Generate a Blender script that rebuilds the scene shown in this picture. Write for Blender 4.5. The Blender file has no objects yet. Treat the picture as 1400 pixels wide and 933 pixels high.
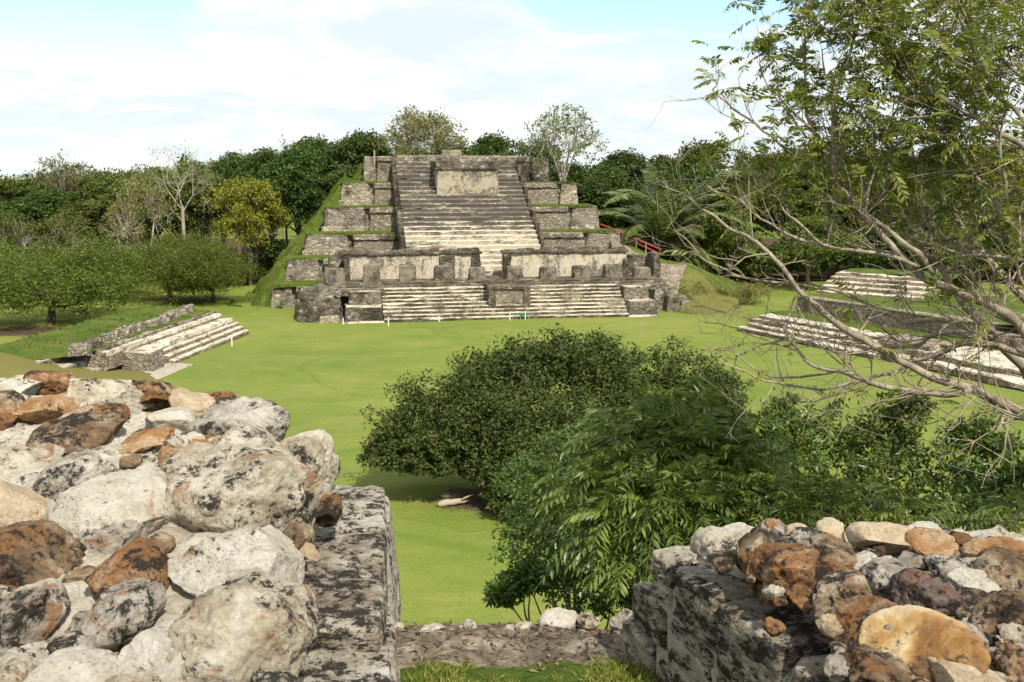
import bpy, math, random
import numpy as np
from mathutils import Vector, Matrix
from mathutils.geometry import tessellate_polygon

# ------------------------------------------------------------------ camera, world, sun, exposure
scene = bpy.context.scene
COL = scene.collection
R = math.radians
H = 11.5                       # eye height above the plaza
PITCH = math.atan((466.5 - 240.0) / 1400.0)
cam_d = bpy.data.cameras.new("camera")
cam_d.sensor_width = 36.0
cam_d.lens = 36.0
cam_d.clip_start = 0.05
cam_d.clip_end = 4000.0
cam = bpy.data.objects.new("camera", cam_d)
COL.objects.link(cam)
cam.location = (0, 0, H)
cam.rotation_euler = (R(90) - PITCH, 0, 0)
scene.camera = cam

SUN_EL = R(50)
SUN_AZ = R(154)                # clockwise from +Y: to the right of the view and a little behind it
sd = Vector((math.sin(SUN_AZ) * math.cos(SUN_EL), math.cos(SUN_AZ) * math.cos(SUN_EL), math.sin(SUN_EL)))
sun_d = bpy.data.lights.new("sun", 'SUN')
sun_d.energy = 4.1
sun_d.angle = R(0.5)
sun_d.color = (1.0, 0.93, 0.80)
sun = bpy.data.objects.new("sun", sun_d)
COL.objects.link(sun)
sun.rotation_euler = sd.to_track_quat('Z', 'Y').to_euler()
sun.location = (30, -20, 60)

world = bpy.data.worlds.new("World")
scene.world = world
world.use_nodes = True
wt = world.node_tree
wt.nodes.clear()
def wn(t, **kw):
    n = wt.nodes.new(t)
    for k, v in kw.items():
        setattr(n, k, v)
    return n
w_out = wn('ShaderNodeOutputWorld')
w_bg = wn('ShaderNodeBackground')
w_bg.inputs['Strength'].default_value = 0.14
sky = wn('ShaderNodeTexSky')
sky.sky_type = 'NISHITA'
sky.sun_disc = False
sky.sun_elevation = SUN_EL
sky.sun_rotation = SUN_AZ
sky.air_density = 1.0
sky.dust_density = 0.2
sky.ozone_density = 2.5
w_tc = wn('ShaderNodeTexCoord')
w_sep = wn('ShaderNodeSeparateXYZ')
wt.links.new(w_tc.outputs['Generated'], w_sep.inputs[0])
def wm(op, a, b=None, c=None):
    n = wn('ShaderNodeMath', operation=op)
    for i, v in enumerate((a, b, c)):
        if v is None: continue
        if isinstance(v, (int, float)): n.inputs[i].default_value = v
        else: wt.links.new(v, n.inputs[i])
    return n.outputs[0]
zc = wm('ADD', wm('MAXIMUM', w_sep.outputs['Z'], 0.0), 0.20)
w_cmb = wn('ShaderNodeCombineXYZ')
wt.links.new(wm('DIVIDE', w_sep.outputs['X'], zc), w_cmb.inputs[0])
wt.links.new(wm('DIVIDE', w_sep.outputs['Y'], zc), w_cmb.inputs[1])
w_cmb.inputs[2].default_value = 3.7
def wnoise(scale, detail, rough, off):
    mp = wn('ShaderNodeMapping')
    mp.inputs['Location'].default_value = off
    wt.links.new(w_cmb.outputs[0], mp.inputs[0])
    n = wn('ShaderNodeTexNoise')
    n.inputs['Scale'].default_value = scale
    n.inputs['Detail'].default_value = detail
    n.inputs['Roughness'].default_value = rough
    n.inputs['Distortion'].default_value = 0.35
    wt.links.new(mp.outputs[0], n.inputs['Vector'])
    return n.outputs['Fac']
cl = wm('ADD', wm('MULTIPLY', wnoise(0.7, 3, 0.5, (1.3, 0.4, 0)), 0.5), wm('MULTIPLY', wnoise(3.2, 10, 0.62, (4.1, 2.2, 1)), 0.5))
# two clear gaps in the cloud sheet, by sky direction (x/y = bearing, z = height)
w_az = wm('DIVIDE', w_sep.outputs['X'], wm('MAXIMUM', w_sep.outputs['Y'], 0.05))
def gap(a0, sa, z0, sz, k):
    u_ = wm('DIVIDE', wm('SUBTRACT', w_az, a0), sa); v_ = wm('DIVIDE', wm('SUBTRACT', w_sep.outputs['Z'], z0), sz)
    return wm('MULTIPLY', wm('EXPONENT', wm('MULTIPLY', wm('ADD', wm('MULTIPLY', u_, u_), wm('MULTIPLY', v_, v_)), -1.0)), k)
cl = wm('SUBTRACT', cl, wm('ADD', wm('ADD', gap(-0.46, 0.15, 0.160, 0.040, 0.40), gap(-0.42, 0.11, 0.108, 0.014, 0.34)), wm('ADD', gap(0.17, 0.17, 0.155, 0.028, 0.36), gap(0.19, 0.14, 0.115, 0.009, 0.26))))
w_r = wn('ShaderNodeMapRange')
w_r.interpolation_type = 'SMOOTHSTEP'
w_r.inputs['From Min'].default_value = 0.36
w_r.inputs['From Max'].default_value = 0.45
wt.links.new(cl, w_r.inputs['Value'])
# thicker veil of cloud towards the horizon
veil = wm('MULTIPLY', wm('SUBTRACT', 0.115, w_sep.outputs['Z']), 9.0)
cov = wm('MINIMUM', wm('MAXIMUM', wm('MAXIMUM', w_r.outputs[0], veil), 0.0), 0.97)
w_c = wn('ShaderNodeMix', data_type='RGBA')
w_c.inputs['A'].default_value = (4.0, 4.45, 4.65, 1)
w_c.inputs['B'].default_value = (4.75, 4.85, 4.85, 1)
w_s = wn('ShaderNodeMapRange'); w_s.interpolation_type = 'SMOOTHSTEP'
w_s.inputs['From Min'].default_value = 0.38; w_s.inputs['From Max'].default_value = 0.58
wt.links.new(wnoise(2.3, 8, 0.6, (9.1, 5.2, 3)), w_s.inputs['Value'])
wt.links.new(w_s.outputs[0], w_c.inputs['Factor'])
w_mix = wn('ShaderNodeMix', data_type='RGBA')
wt.links.new(cov, w_mix.inputs['Factor'])
wt.links.new(sky.outputs[0], w_mix.inputs['A'])
wt.links.new(w_c.outputs['Result'], w_mix.inputs['B'])
wt.links.new(w_mix.outputs['Result'], w_bg.inputs['Color'])
wt.links.new(w_bg.outputs[0], w_out.inputs['Surface'])

scene.view_settings.view_transform = 'Standard'
scene.view_settings.look = 'None'
scene.view_settings.exposure = 0.60
scene.view_settings.gamma = 1.0
scene.view_settings.use_curve_mapping = False
scene.cycles.max_bounces = 6
scene.cycles.diffuse_bounces = 3
scene.cycles.transmission_bounces = 3
scene.cycles.transparent_max_bounces = 4
scene.cycles.use_denoising = True
scene.cycles.sample_clamp_indirect = 8.0

# ------------------------------------------------------------------ pixel -> world helpers (for survey of the place)
CP, SP = math.cos(PITCH), math.sin(PITCH)
def slope(py):
    t = -(py - 466.5) / 1400.0
    return (-SP + t * CP) / (CP + t * SP)
def P(px, py, Y):
    """world point on the sight line of pixel (px, py) at ground distance Y"""
    t = -(py - 466.5) / 1400.0
    k = Y / (CP + t * SP)
    return np.array([(px - 700.0) / 1400.0 * k, Y, H + k * (-SP + t * CP)])
def G(px, py, z=0.0):
    return P(px, py, (z - H) / slope(py))

# ------------------------------------------------------------------ numpy noise
def _hash(i, j, k, seed):
    h = (i * 374761393 + j * 668265263 + k * 2147483647 + seed * 974711) & 0xFFFFFFFF
    h = ((h ^ (h >> 13)) * 1274126177) & 0xFFFFFFFF
    h = ((h ^ (h >> 16)) * 2246822519) & 0xFFFFFFFF
    return ((h ^ (h >> 15)) & 0xFFFFFF) / float(0xFFFFFF)
def vnoise(p, seed=0):
    p = np.asarray(p, dtype=np.float64)
    f = np.floor(p)
    i = f.astype(np.int64)
    t = p - f
    t = t * t * t * (t * (t * 6 - 15) + 10)
    x, y, z = i[..., 0], i[..., 1], i[..., 2]
    def h(a, b, c): return _hash(x + a, y + b, z + c, seed)
    tx, ty, tz = t[..., 0], t[..., 1], t[..., 2]
    a = h(0,0,0) * (1-tx) + h(1,0,0) * tx
    b = h(0,1,0) * (1-tx) + h(1,1,0) * tx
    c = h(0,0,1) * (1-tx) + h(1,0,1) * tx
    d = h(0,1,1) * (1-tx) + h(1,1,1) * tx
    return ((a * (1-ty) + b * ty) * (1-tz) + (c * (1-ty) + d * ty) * tz) * 2 - 1
def fbm(p, octv=4, seed=0, gain=0.5):
    p = np.asarray(p, dtype=np.float64)
    s = 0; a = 1.0; tot = 0
    for o in range(octv):
        s = s + a * vnoise(p * (2.03 ** o) + 17.3 * o, seed + o)
        tot += a; a *= gain
    return s / tot
def vec_noise(p, freq, seed, octv=2):
    return np.stack([fbm(p * freq + 31.7 * k, octv, seed + 50 * k) for k in range(3)], -1)

# ------------------------------------------------------------------ mesh helpers
def mk(name, V, F, mats, fm=None, tint=None, smooth=False, parent=None, loc=None, label=None):
    """one mesh object out of arrays; F is an (n,k) array or a list of faces of any size"""
    me = bpy.data.meshes.new(name)
    V = np.asarray(V, dtype=np.float32)
    if loc is not None: V = V - np.asarray(loc, dtype=np.float32)
    if isinstance(F, np.ndarray):
        nf, k = F.shape
        loops = F.astype(np.int32).ravel()
        starts = np.arange(nf, dtype=np.int32) * k
    else:
        nf = len(F)
        ln = np.array([len(f) for f in F], dtype=np.int32)
        loops = np.array([i for f in F for i in f], dtype=np.int32)
        starts = np.concatenate([[0], np.cumsum(ln)[:-1]]).astype(np.int32)
    me.vertices.add(len(V)); me.vertices.foreach_set('co', V.ravel())
    me.loops.add(len(loops)); me.loops.foreach_set('vertex_index', loops)
    me.polygons.add(nf); me.polygons.foreach_set('loop_start', starts)
    if not isinstance(mats, (list, tuple)): mats = [mats]
    for m in mats: me.materials.append(m)
    if fm is not None: me.polygons.foreach_set('material_index', np.asarray(fm, dtype=np.int32))
    me.polygons.foreach_set('use_smooth', np.full(nf, smooth, dtype=bool))
    me.update(calc_edges=True)
    me.validate()
    if tint is not None:
        at = me.attributes.new('tint', 'FLOAT', 'FACE')
        at.data.foreach_set('value', np.asarray(tint, dtype=np.float32))
    o = bpy.data.objects.new(name, me)
    COL.objects.link(o)
    if parent is not None:
        o.parent = parent
    if loc is not None: o.location = tuple(loc)
    if label: o['label'] = label
    return o
def thing(name, label, cat, loc=(0, 0, 0), group=None):
    o = bpy.data.objects.new(name, None)
    o.empty_display_size = 0.3
    COL.objects.link(o)
    o.location = tuple(float(c) for c in loc)
    return tag(o, label, cat, group)
def tag(o, label=None, cat=None, group=None, kind=None):
    if label: o['label'] = label
    if cat: o['category'] = cat
    if group: o['group'] = group
    if kind: o['kind'] = kind
    return o
def part(name, V, F, mats, par, **kw):
    """mesh given in world coordinates, parented under the Empty `par` (unrotated, unscaled)"""
    V = np.asarray(V, dtype=np.float64)
    base = np.array(par.location) if par.parent is None else np.array(par.location) + np.array(par.parent.location)
    return mk(name, V - base, F, mats, parent=par, **kw)
class MB:
    """collects pieces of one part"""
    def __init__(s): s.V = []; s.F = []; s.M = []; s.T = []; s.n = 0
    def add(s, V, F, m=0, t=None):
        V = np.asarray(V, dtype=np.float64)
        s.V.append(V)
        F = [list(f) for f in F] if not isinstance(F, np.ndarray) else F.tolist()
        for f in F: s.F.append([i + s.n for i in f])
        if isinstance(m, (int, np.integer)): s.M += [m] * len(F)
        else: s.M += list(m)
        s.T += (list(t) if t is not None else [0.5] * len(F))
        s.n += len(V)
        return s
    def get(s): return np.concatenate(s.V), s.F
    def build(s, name, mats, par=None, **kw):
        V, F = s.get()
        if par is None: return mk(name, V, F, mats, fm=s.M, tint=s.T, **kw)
        return part(name, V, F, mats, par, fm=s.M, tint=s.T, **kw)
def frame_at(d):
    d = np.asarray(d, float); d = d / (np.linalg.norm(d) + 1e-12)
    a = np.array([0, 0, 1.0]) if abs(d[2]) < 0.9 else np.array([1.0, 0, 0])
    x = np.cross(a, d); x /= np.linalg.norm(x)
    return x, np.cross(d, x)
def tube(pts, rad, sides=6, cap=True):
    pts = np.asarray(pts, float); n = len(pts)
    rad = np.broadcast_to(np.asarray(rad, float), (n,))
    V = []; ang = np.arange(sides) * 2 * math.pi / sides
    px = None
    for i in range(n):
        d = pts[min(i + 1, n - 1)] - pts[max(i - 1, 0)]
        x, y = frame_at(d)
        if px is not None:
            dn = d / (np.linalg.norm(d) + 1e-12)
            x = px - dn * np.dot(px, dn); x /= (np.linalg.norm(x) + 1e-12)
            y = np.cross(dn, x)
        px = x
        V.append(pts[i] + rad[i] * (np.cos(ang)[:, None] * x + np.sin(ang)[:, None] * y))
    F = []
    for i in range(n - 1):
        for k in range(sides):
            a = i * sides + k; b = i * sides + (k + 1) % sides
            F.append([a, b, b + sides, a + sides])
    if cap:
        F.append(list(range(sides))[::-1]); F.append([(n - 1) * sides + k for k in range(sides)])
    return np.concatenate(V), F
def box(c, s, rz=0.0):
    V = np.array([[x, y, z] for z in (-.5, .5) for y in (-.5, .5) for x in (-.5, .5)]) * np.asarray(s, float)
    ca, sa = math.cos(rz), math.sin(rz)
    V = np.stack([V[:, 0] * ca - V[:, 1] * sa, V[:, 0] * sa + V[:, 1] * ca, V[:, 2]], -1) + np.asarray(c, float)
    return V, [[0, 2, 3, 1], [4, 5, 7, 6], [0, 1, 5, 4], [2, 6, 7, 3], [0, 4, 6, 2], [1, 3, 7, 5]]
def smooth_path(pts, per=4):
    """Catmull-Rom through pts (any dimension)"""
    p = np.asarray(pts, float)
    if len(p) < 3: return np.linspace(p[0], p[-1], per + 1)
    e = np.concatenate([[2 * p[0] - p[1]], p, [2 * p[-1] - p[-2]]])
    out = []
    for i in range(1, len(e) - 2):
        for t in np.arange(per) / per:
            a, b, c, d = e[i - 1], e[i], e[i + 1], e[i + 2]
            out.append(0.5 * (2 * b + (c - a) * t + (2 * a - 5 * b + 4 * c - d) * t * t + (3 * b - a - 3 * c + d) * t ** 3))
    out.append(p[-1])
    return np.array(out)

# ------------------------------------------------------------------ material helpers
class NT:
    def __init__(s, name):
        s.m = bpy.data.materials.new(name); s.m.use_nodes = True
        s.t = s.m.node_tree; s.t.nodes.clear()
        s.out = s.n('ShaderNodeOutputMaterial')
        s.tc = s.n('ShaderNodeTexCoord').outputs['Object']
    def n(s, t, **kw):
        n = s.t.nodes.new(t)
        for k, v in kw.items(): setattr(n, k, v)
        return n
    def put(s, sock, v):
        if v is None: return
        if hasattr(v, 'is_output'): s.t.links.new(v, sock)
        else: sock.default_value = v
    def mapping(s, scale=(1, 1, 1), loc=(0, 0, 0), vec=None):
        n = s.n('ShaderNodeMapping'); n.inputs['Scale'].default_value = scale; n.inputs['Location'].default_value = loc
        s.t.links.new(vec or s.tc, n.inputs[0]); return n.outputs[0]
    def noise(s, scale, detail=4, rough=0.55, vec=None, dist=0.0, col=False):
        n = s.n('ShaderNodeTexNoise'); n.inputs['Scale'].default_value = scale; n.inputs['Detail'].default_value = detail
        n.inputs['Roughness'].default_value = rough; n.inputs['Distortion'].default_value = dist
        s.t.links.new(vec or s.tc, n.inputs['Vector']); return n.outputs['Color' if col else 'Fac']
    def vor(s, scale, feature='F1', vec=None, out='Distance', rnd=1.0):
        n = s.n('ShaderNodeTexVoronoi', feature=feature); n.inputs['Scale'].default_value = scale
        n.inputs['Randomness'].default_value = rnd
        s.t.links.new(vec or s.tc, n.inputs['Vector']); return n.outputs[out]
    def ramp(s, fac, stops, interp='LINEAR'):
        n = s.n('ShaderNodeValToRGB'); r = n.color_ramp; r.interpolation = interp
        while len(r.elements) < len(stops): r.elements.new(0.5)
        for e, (p, c) in zip(r.elements, stops):
            e.position = p; e.color = (c, c, c, 1) if isinstance(c, (int, float)) else (*c, 1)
        s.put(n.inputs[0], fac); return n.outputs[0]
    def mix(s, fac, a, b, mode='MIX'):
        n = s.n('ShaderNodeMix', data_type='RGBA', blend_type=mode)
        for k, v in (('Factor', fac), ('A', a), ('B', b)):
            if isinstance(v, tuple) and len(v) == 3: v = (*v, 1)
            s.put(n.inputs[k], v)
        return n.outputs['Result']
    def math(s, op, a, b=None, c=None, clamp=False):
        n = s.n('ShaderNodeMath', operation=op, use_clamp=clamp)
        for i, v in enumerate((a, b, c)): s.put(n.inputs[i], v)
        return n.outputs[0]
    def bump(s, h, strength=0.5, dist=0.05, normal=None):
        n = s.n('ShaderNodeBump'); n.inputs['Strength'].default_value = strength; n.inputs['Distance'].default_value = dist
        s.put(n.inputs['Height'], h); s.put(n.inputs['Normal'], normal); return n.outputs[0]
    def rnd(s): return s.n('ShaderNodeObjectInfo').outputs['Random']
    def attr(s, name='tint'):
        n = s.n('ShaderNodeAttribute'); n.attribute_name = name; return n.outputs['Fac']
    def sep(s, vec=None):
        n = s.n('ShaderNodeSeparateXYZ'); s.t.links.new(vec or s.tc, n.inputs[0]); return n.outputs
    def finish(s, color, rough=0.9, normal=None, spec=0.2):
        b = s.n('ShaderNodeBsdfPrincipled')
        if isinstance(color, tuple): color = (*color[:3], 1)
        s.put(b.inputs['Base Color'], color); s.put(b.inputs['Roughness'], rough); s.put(b.inputs['Normal'], normal)
        b.inputs['Specular IOR Level'].default_value = spec
        s.t.links.new(b.outputs[0], s.out.inputs['Surface']); return s.m
    def leaf(s, color, trans=0.3, rough=0.55, spec=0.3):
        b = s.n('ShaderNodeBsdfPrincipled')
        s.put(b.inputs['Base Color'], color); b.inputs['Roughness'].default_value = rough
        b.inputs['Specular IOR Level'].default_value = spec
        tr = s.n('ShaderNodeBsdfTranslucent'); s.put(tr.inputs['Color'], s.mix(0.45, color, (0.16, 0.20, 0.015)))
        m = s.n('ShaderNodeMixShader'); m.inputs[0].default_value = trans
        s.t.links.new(b.outputs[0], m.inputs[1]); s.t.links.new(tr.outputs[0], m.inputs[2])
        s.t.links.new(m.outputs[0], s.out.inputs['Surface']); return s.m

def masonry(name, dark, mid, light, scale=2.6, lichen=0.5, mortar=(0.10, 0.078, 0.052), moss=0.15, zs=1.5, lich_col=(0.034, 0.027, 0.019)):
    t = NT(name)
    v = t.mapping((1, 1, zs))
    wob = t.n('ShaderNodeVectorMath', operation='ADD')
    nz = t.n('ShaderNodeVectorMath', operation='SCALE'); nz.inputs['Scale'].default_value = 0.25
    t.t.links.new(t.noise(1.6, 3, 0.6, col=True), nz.inputs[0])
    t.t.links.new(v, wob.inputs[0]); t.t.links.new(nz.outputs[0], wob.inputs[1])
    v = wob.outputs[0]
    cell = t.vor(scale, vec=v, out='Color')
    cb = t.n('ShaderNodeSeparateColor'); t.t.links.new(cell, cb.inputs[0])
    edge = t.vor(scale, 'DISTANCE_TO_EDGE', vec=v)
    em = t.ramp(edge, [(0.0, 0.5), (0.06, 0.0)])
    c = t.ramp(cb.outputs[0], [(0.0, dark), (0.35, mid), (0.75, mid), (1.0, light)])
    fine = t.noise(7, 8, 0.7)
    c = t.mix(t.ramp(fine, [(0.42, 0.0), (0.62, 0.6)]), c, light)
    c = t.mix(t.ramp(t.noise(13, 6, 0.75), [(0.50, 0.0), (0.62, 0.7)]), c, dark)
    c = t.mix(em, c, mortar)
    big = t.noise(0.45, 7, 0.68)
    k = t.math('ADD', t.math('MULTIPLY', big, 0.65), t.math('MULTIPLY', fine, 0.35))
    lo = 0.60 - 0.22 * lichen
    c = t.mix(t.ramp(k, [(lo, 0.0), (lo + 0.10, 0.85)]), c, lich_col)
    ms = t.noise(0.6, 5, 0.6, vec=t.mapping((1, 1, 1), (11, 3, 5)))
    c = t.mix(t.ramp(ms, [(0.58, 0.0), (0.75, moss * 2)]), c, (0.075, 0.085, 0.022))
    hgt = t.math('ADD', t.math('MULTIPLY', t.ramp(edge, [(0.0, 0.0), (0.16, 1.0)]), 0.7), t.math('MULTIPLY', fine, 0.8))
    return t.finish(c, 0.92, t.bump(hgt, 0.9, 0.09), 0.1)

def plaster(name, base, stain, amount=0.45, scale=0.7, streak=1.0, fine_scale=9, warm=(0.40, 0.31, 0.20)):
    t = NT(name)
    v = t.mapping((1, 1, streak))
    a = t.noise(scale, 8, 0.7, vec=v)
    f = t.noise(fine_scale, 7, 0.7)
    c = t.mix(t.ramp(t.noise(scale * 2.1, 5, 0.6, vec=t.mapping((1, 1, 1), (5, 9, 2))), [(0.4, 0.0), (0.75, 0.6)]), base, warm)
    k = t.math('ADD', t.math('MULTIPLY', a, 0.6), t.math('MULTIPLY', f, 0.4))
    lo = 0.64 - 0.26 * amount
    c = t.mix(t.ramp(k, [(lo, 0.0), (lo + 0.08, 0.9)]), c, stain)
    return t.finish(c, 0.9, t.bump(t.math('ADD', f, t.math('MULTIPLY', a, 1.5)), 0.6, 0.05), 0.15)

def foliage(name, cols, trans=0.3, rough=0.5, spec=0.35, obj_var=0.35):
    """leaf colour varies leaf by leaf (tint) and tree by tree (object random)"""
    t = NT(name)
    k = t.attr()
    n = len(cols)
    c = t.ramp(k, [(i / max(1, n - 1), cc) for i, cc in enumerate(cols)])
    hs = t.n('ShaderNodeHueSaturation')
    r = t.rnd()
    t.put(hs.inputs['Hue'], t.math('MULTIPLY_ADD', r, 0.03, 0.485))
    t.put(hs.inputs['Value'], t.math('MULTIPLY_ADD', r, obj_var, 1.0 - obj_var / 2))
    hs.inputs['Saturation'].default_value = 1.0
    t.put(hs.inputs['Color'], c)
    return t.leaf(hs.outputs[0], trans, rough, spec)

M = {}
# grass of the plaza
def lawn_color(t):
    g1 = t.noise(0.035, 5, 0.6); g2 = t.noise(0.35, 6, 0.65); g3 = t.noise(6.0, 6, 0.75)
    g4 = t.noise(0.9, 4, 0.7, vec=t.mapping((0.25, 1.4, 1)))
    c = t.ramp(g1, [(0.36, (0.100, 0.158, 0.022)), (0.5, (0.150, 0.196, 0.034)), (0.64, (0.212, 0.222, 0.056))])
    c = t.mix(t.ramp(g2, [(0.35, 0.0), (0.7, 0.55)]), c, (0.27, 0.25, 0.075))
    c = t.mix(t.ramp(g4, [(0.45, 0.0), (0.70, 0.55)]), c, (0.105, 0.172, 0.018))
    g5 = t.noise(0.11, 5, 0.7, dist=1.2)
    c = t.mix(t.ramp(g5, [(0.56, 0.0), (0.66, 0.40)]), c, (0.255, 0.225, 0.095))
    c = t.mix(t.ramp(t.noise(2.2, 5, 0.75), [(0.55, 0.0), (0.68, 0.35)]), c, (0.085, 0.145, 0.016))
    c = t.mix(t.ramp(g3, [(0.38, 0.0), (0.72, 0.55)]), c, (0.085, 0.11, 0.02))
    gl = t.math('ABSOLUTE', t.math('SUBTRACT', t.noise(0.045, 2, 0.5, vec=t.mapping((1, 1, 1), (31, 12, 0)), dist=0.5), 0.5))
    c = t.mix(t.ramp(gl, [(0.003, 0.5), (0.009, 0.0)]), c, (0.085, 0.145, 0.018))
    return c, g2, g3
t = NT('lawn'); c, g2, g3 = lawn_color(t)
M['lawn'] = t.finish(c, 0.85, t.bump(t.math('ADD', g3, g2), 0.5, 0.08), 0.1)
t = NT('bank_grass')
g2 = t.noise(0.8, 6, 0.7); g3 = t.noise(7.0, 6, 0.75)
c = t.ramp(g2, [(0.32, (0.045, 0.080, 0.011)), (0.52, (0.090, 0.130, 0.019)), (0.68, (0.165, 0.168, 0.042))])
c = t.mix(t.ramp(g3, [(0.35, 0.0), (0.7, 0.6)]), c, (0.05, 0.072, 0.012))
M['bank_grass'] = t.finish(c, 0.85, t.bump(t.math('ADD', g3, g2), 0.8, 0.15), 0.1)
t = NT('dry_bank')
g2 = t.noise(0.7, 6, 0.7); g3 = t.noise(9.0, 6, 0.75)
c = t.ramp(g2, [(0.3, (0.12, 0.135, 0.030)), (0.55, (0.17, 0.165, 0.045)), (0.75, (0.23, 0.20, 0.085))])
c = t.mix(t.ramp(g3, [(0.35, 0.0), (0.7, 0.6)]), c, (0.09, 0.085, 0.025))
M['dry_bank'] = t.finish(c, 0.9, t.bump(t.math('ADD', g3, g2), 0.8, 0.15), 0.1)
t = NT('bare_soil')
g2 = t.noise(0.9, 6, 0.7); g3 = t.noise(11.0, 6, 0.8)
c = t.ramp(g2, [(0.3, (0.055, 0.038, 0.024)), (0.7, (0.10, 0.072, 0.045))])
c = t.mix(t.ramp(g3, [(0.5, 0.0), (0.75, 0.5)]), c, (0.13, 0.10, 0.06))
M['soil'] = t.finish(c, 0.95, t.bump(g3, 0.8, 0.06), 0.05)

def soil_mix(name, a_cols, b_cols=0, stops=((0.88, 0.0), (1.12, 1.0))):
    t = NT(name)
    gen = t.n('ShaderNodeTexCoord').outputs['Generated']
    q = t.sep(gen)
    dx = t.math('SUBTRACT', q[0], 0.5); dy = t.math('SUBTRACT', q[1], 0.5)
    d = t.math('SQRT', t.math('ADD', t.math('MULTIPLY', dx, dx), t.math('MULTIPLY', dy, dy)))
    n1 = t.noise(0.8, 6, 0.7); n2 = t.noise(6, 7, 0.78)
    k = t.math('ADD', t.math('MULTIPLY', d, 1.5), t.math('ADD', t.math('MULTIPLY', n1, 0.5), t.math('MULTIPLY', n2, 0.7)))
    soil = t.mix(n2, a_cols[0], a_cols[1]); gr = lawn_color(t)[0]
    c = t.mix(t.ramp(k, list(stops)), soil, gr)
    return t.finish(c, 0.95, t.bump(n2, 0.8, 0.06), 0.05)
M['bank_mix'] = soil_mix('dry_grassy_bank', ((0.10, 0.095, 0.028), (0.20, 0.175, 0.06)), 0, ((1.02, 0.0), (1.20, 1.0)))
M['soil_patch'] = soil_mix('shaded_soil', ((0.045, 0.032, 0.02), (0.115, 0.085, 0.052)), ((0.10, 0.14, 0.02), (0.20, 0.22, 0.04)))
M['rubble'] = masonry('rubble_masonry', (0.08, 0.068, 0.052), (0.22, 0.19, 0.145), (0.47, 0.42, 0.34), 2.5, 0.46)
M['rubble_dark'] = masonry('dark_masonry', (0.045, 0.04, 0.032), (0.145, 0.125, 0.095), (0.39, 0.35, 0.285), 2.6, 0.62, moss=0.2)
M['rubble_pale'] = masonry('pale_masonry', (0.11, 0.09, 0.065), (0.31, 0.26, 0.185), (0.54, 0.475, 0.37), 2.8, 0.34)
M['rubble_brown'] = masonry('brown_masonry', (0.09, 0.07, 0.05), (0.27, 0.215, 0.155), (0.46, 0.39, 0.30), 4.2, 0.3, zs=1.3)
M['panel'] = masonry('panel_masonry', (0.085, 0.072, 0.05), (0.24, 0.205, 0.15), (0.45, 0.40, 0.315), 3.6, 0.30, moss=0.25)
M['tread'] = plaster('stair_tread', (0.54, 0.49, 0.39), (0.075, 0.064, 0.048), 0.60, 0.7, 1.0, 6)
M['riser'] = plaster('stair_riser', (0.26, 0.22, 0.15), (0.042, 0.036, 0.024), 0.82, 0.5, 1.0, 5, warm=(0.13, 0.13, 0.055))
# main stair: whitewashed low down, lichen-black higher up
def stair_mat(name, base, stain, z0, z1, lo_amt, hi_amt):
    t = NT(name)
    a = t.noise(0.55, 8, 0.7, vec=t.mapping((0.5, 1, 1.6))); f = t.noise(5, 7, 0.72, vec=t.mapping((0.6, 1, 1.5)))
    big = t.noise(0.16, 4, 0.6)
    z = t.sep()[2]
    hz = t.n('ShaderNodeMapRange'); hz.inputs['From Min'].default_value = z0; hz.inputs['From Max'].default_value = z1
    hz.inputs['To Min'].default_value = lo_amt; hz.inputs['To Max'].default_value = hi_amt
    t.put(hz.inputs['Value'], t.math('MULTIPLY_ADD', big, 2.5, t.math('SUBTRACT', z, 1.25)))
    k = t.math('ADD', t.math('ADD', t.math('MULTIPLY', a, 0.55), t.math('MULTIPLY', f, 0.45)), hz.outputs[0])
    c = t.mix(t.ramp(t.noise(1.3, 5, 0.6), [(0.4, 0.0), (0.75, 0.5)]), base, (0.43, 0.36, 0.25))
    c = t.mix(t.ramp(k, [(0.56, 0.0), (0.66, 0.92)]), c, stain)
    return t.finish(c, 0.9, t.bump(f, 0.6, 0.05), 0.12)
M['main_tread'] = stair_mat('main_stair_tread', (0.52, 0.475, 0.385), (0.10, 0.092, 0.080), 6.2, 7.6, 0.02, 0.16)
M['main_riser'] = stair_mat('main_stair_riser', (0.40, 0.355, 0.275), (0.058, 0.052, 0.043), 5.6, 7.2, 0.075, 0.20)
M['cream_wall'] = plaster('cream_plaster_wall', (0.48, 0.43, 0.335), (0.10, 0.088, 0.068), 0.58, 0.7, 0.45, 6, warm=(0.40, 0.33, 0.22))
M['stained_wall'] = plaster('stained_plaster', (0.36, 0.315, 0.24), (0.085, 0.075, 0.06), 0.66, 0.45, 1.0, 4, warm=(0.36, 0.28, 0.16))
M['cap'] = masonry('weathered_cap', (0.035, 0.030, 0.023), (0.10, 0.085, 0.06), (0.33, 0.29, 0.225), 2.2, 0.62)
M['stump'] = plaster('stump_stone', (0.20, 0.175, 0.13), (0.043, 0.038, 0.03), 0.62, 1.1, 0.7, 6, warm=(0.11, 0.10, 0.085))
M['paving'] = plaster('pale_paving', (0.34, 0.315, 0.27), (0.15, 0.145, 0.125), 0.35, 0.6, 1.0, 5)
M['white_floor'] = plaster('white_plaster_floor', (0.55, 0.50, 0.41), (0.13, 0.115, 0.085), 0.56, 0.9, 1.0, 5)
M['void'] = NT('dark_recess').finish((0.02, 0.018, 0.015), 0.95)
t = NT('red_paint')
M['red'] = t.finish(t.mix(t.noise(4, 4), (0.30, 0.045, 0.045), (0.36, 0.08, 0.075)), 0.6)
t = NT('weathered_wood')
M['wood'] = t.finish(t.mix(t.noise(6, 5, 0.7, vec=t.mapping((6, 6, 0.8))), (0.28, 0.22, 0.16), (0.45, 0.38, 0.29)), 0.85)
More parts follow.
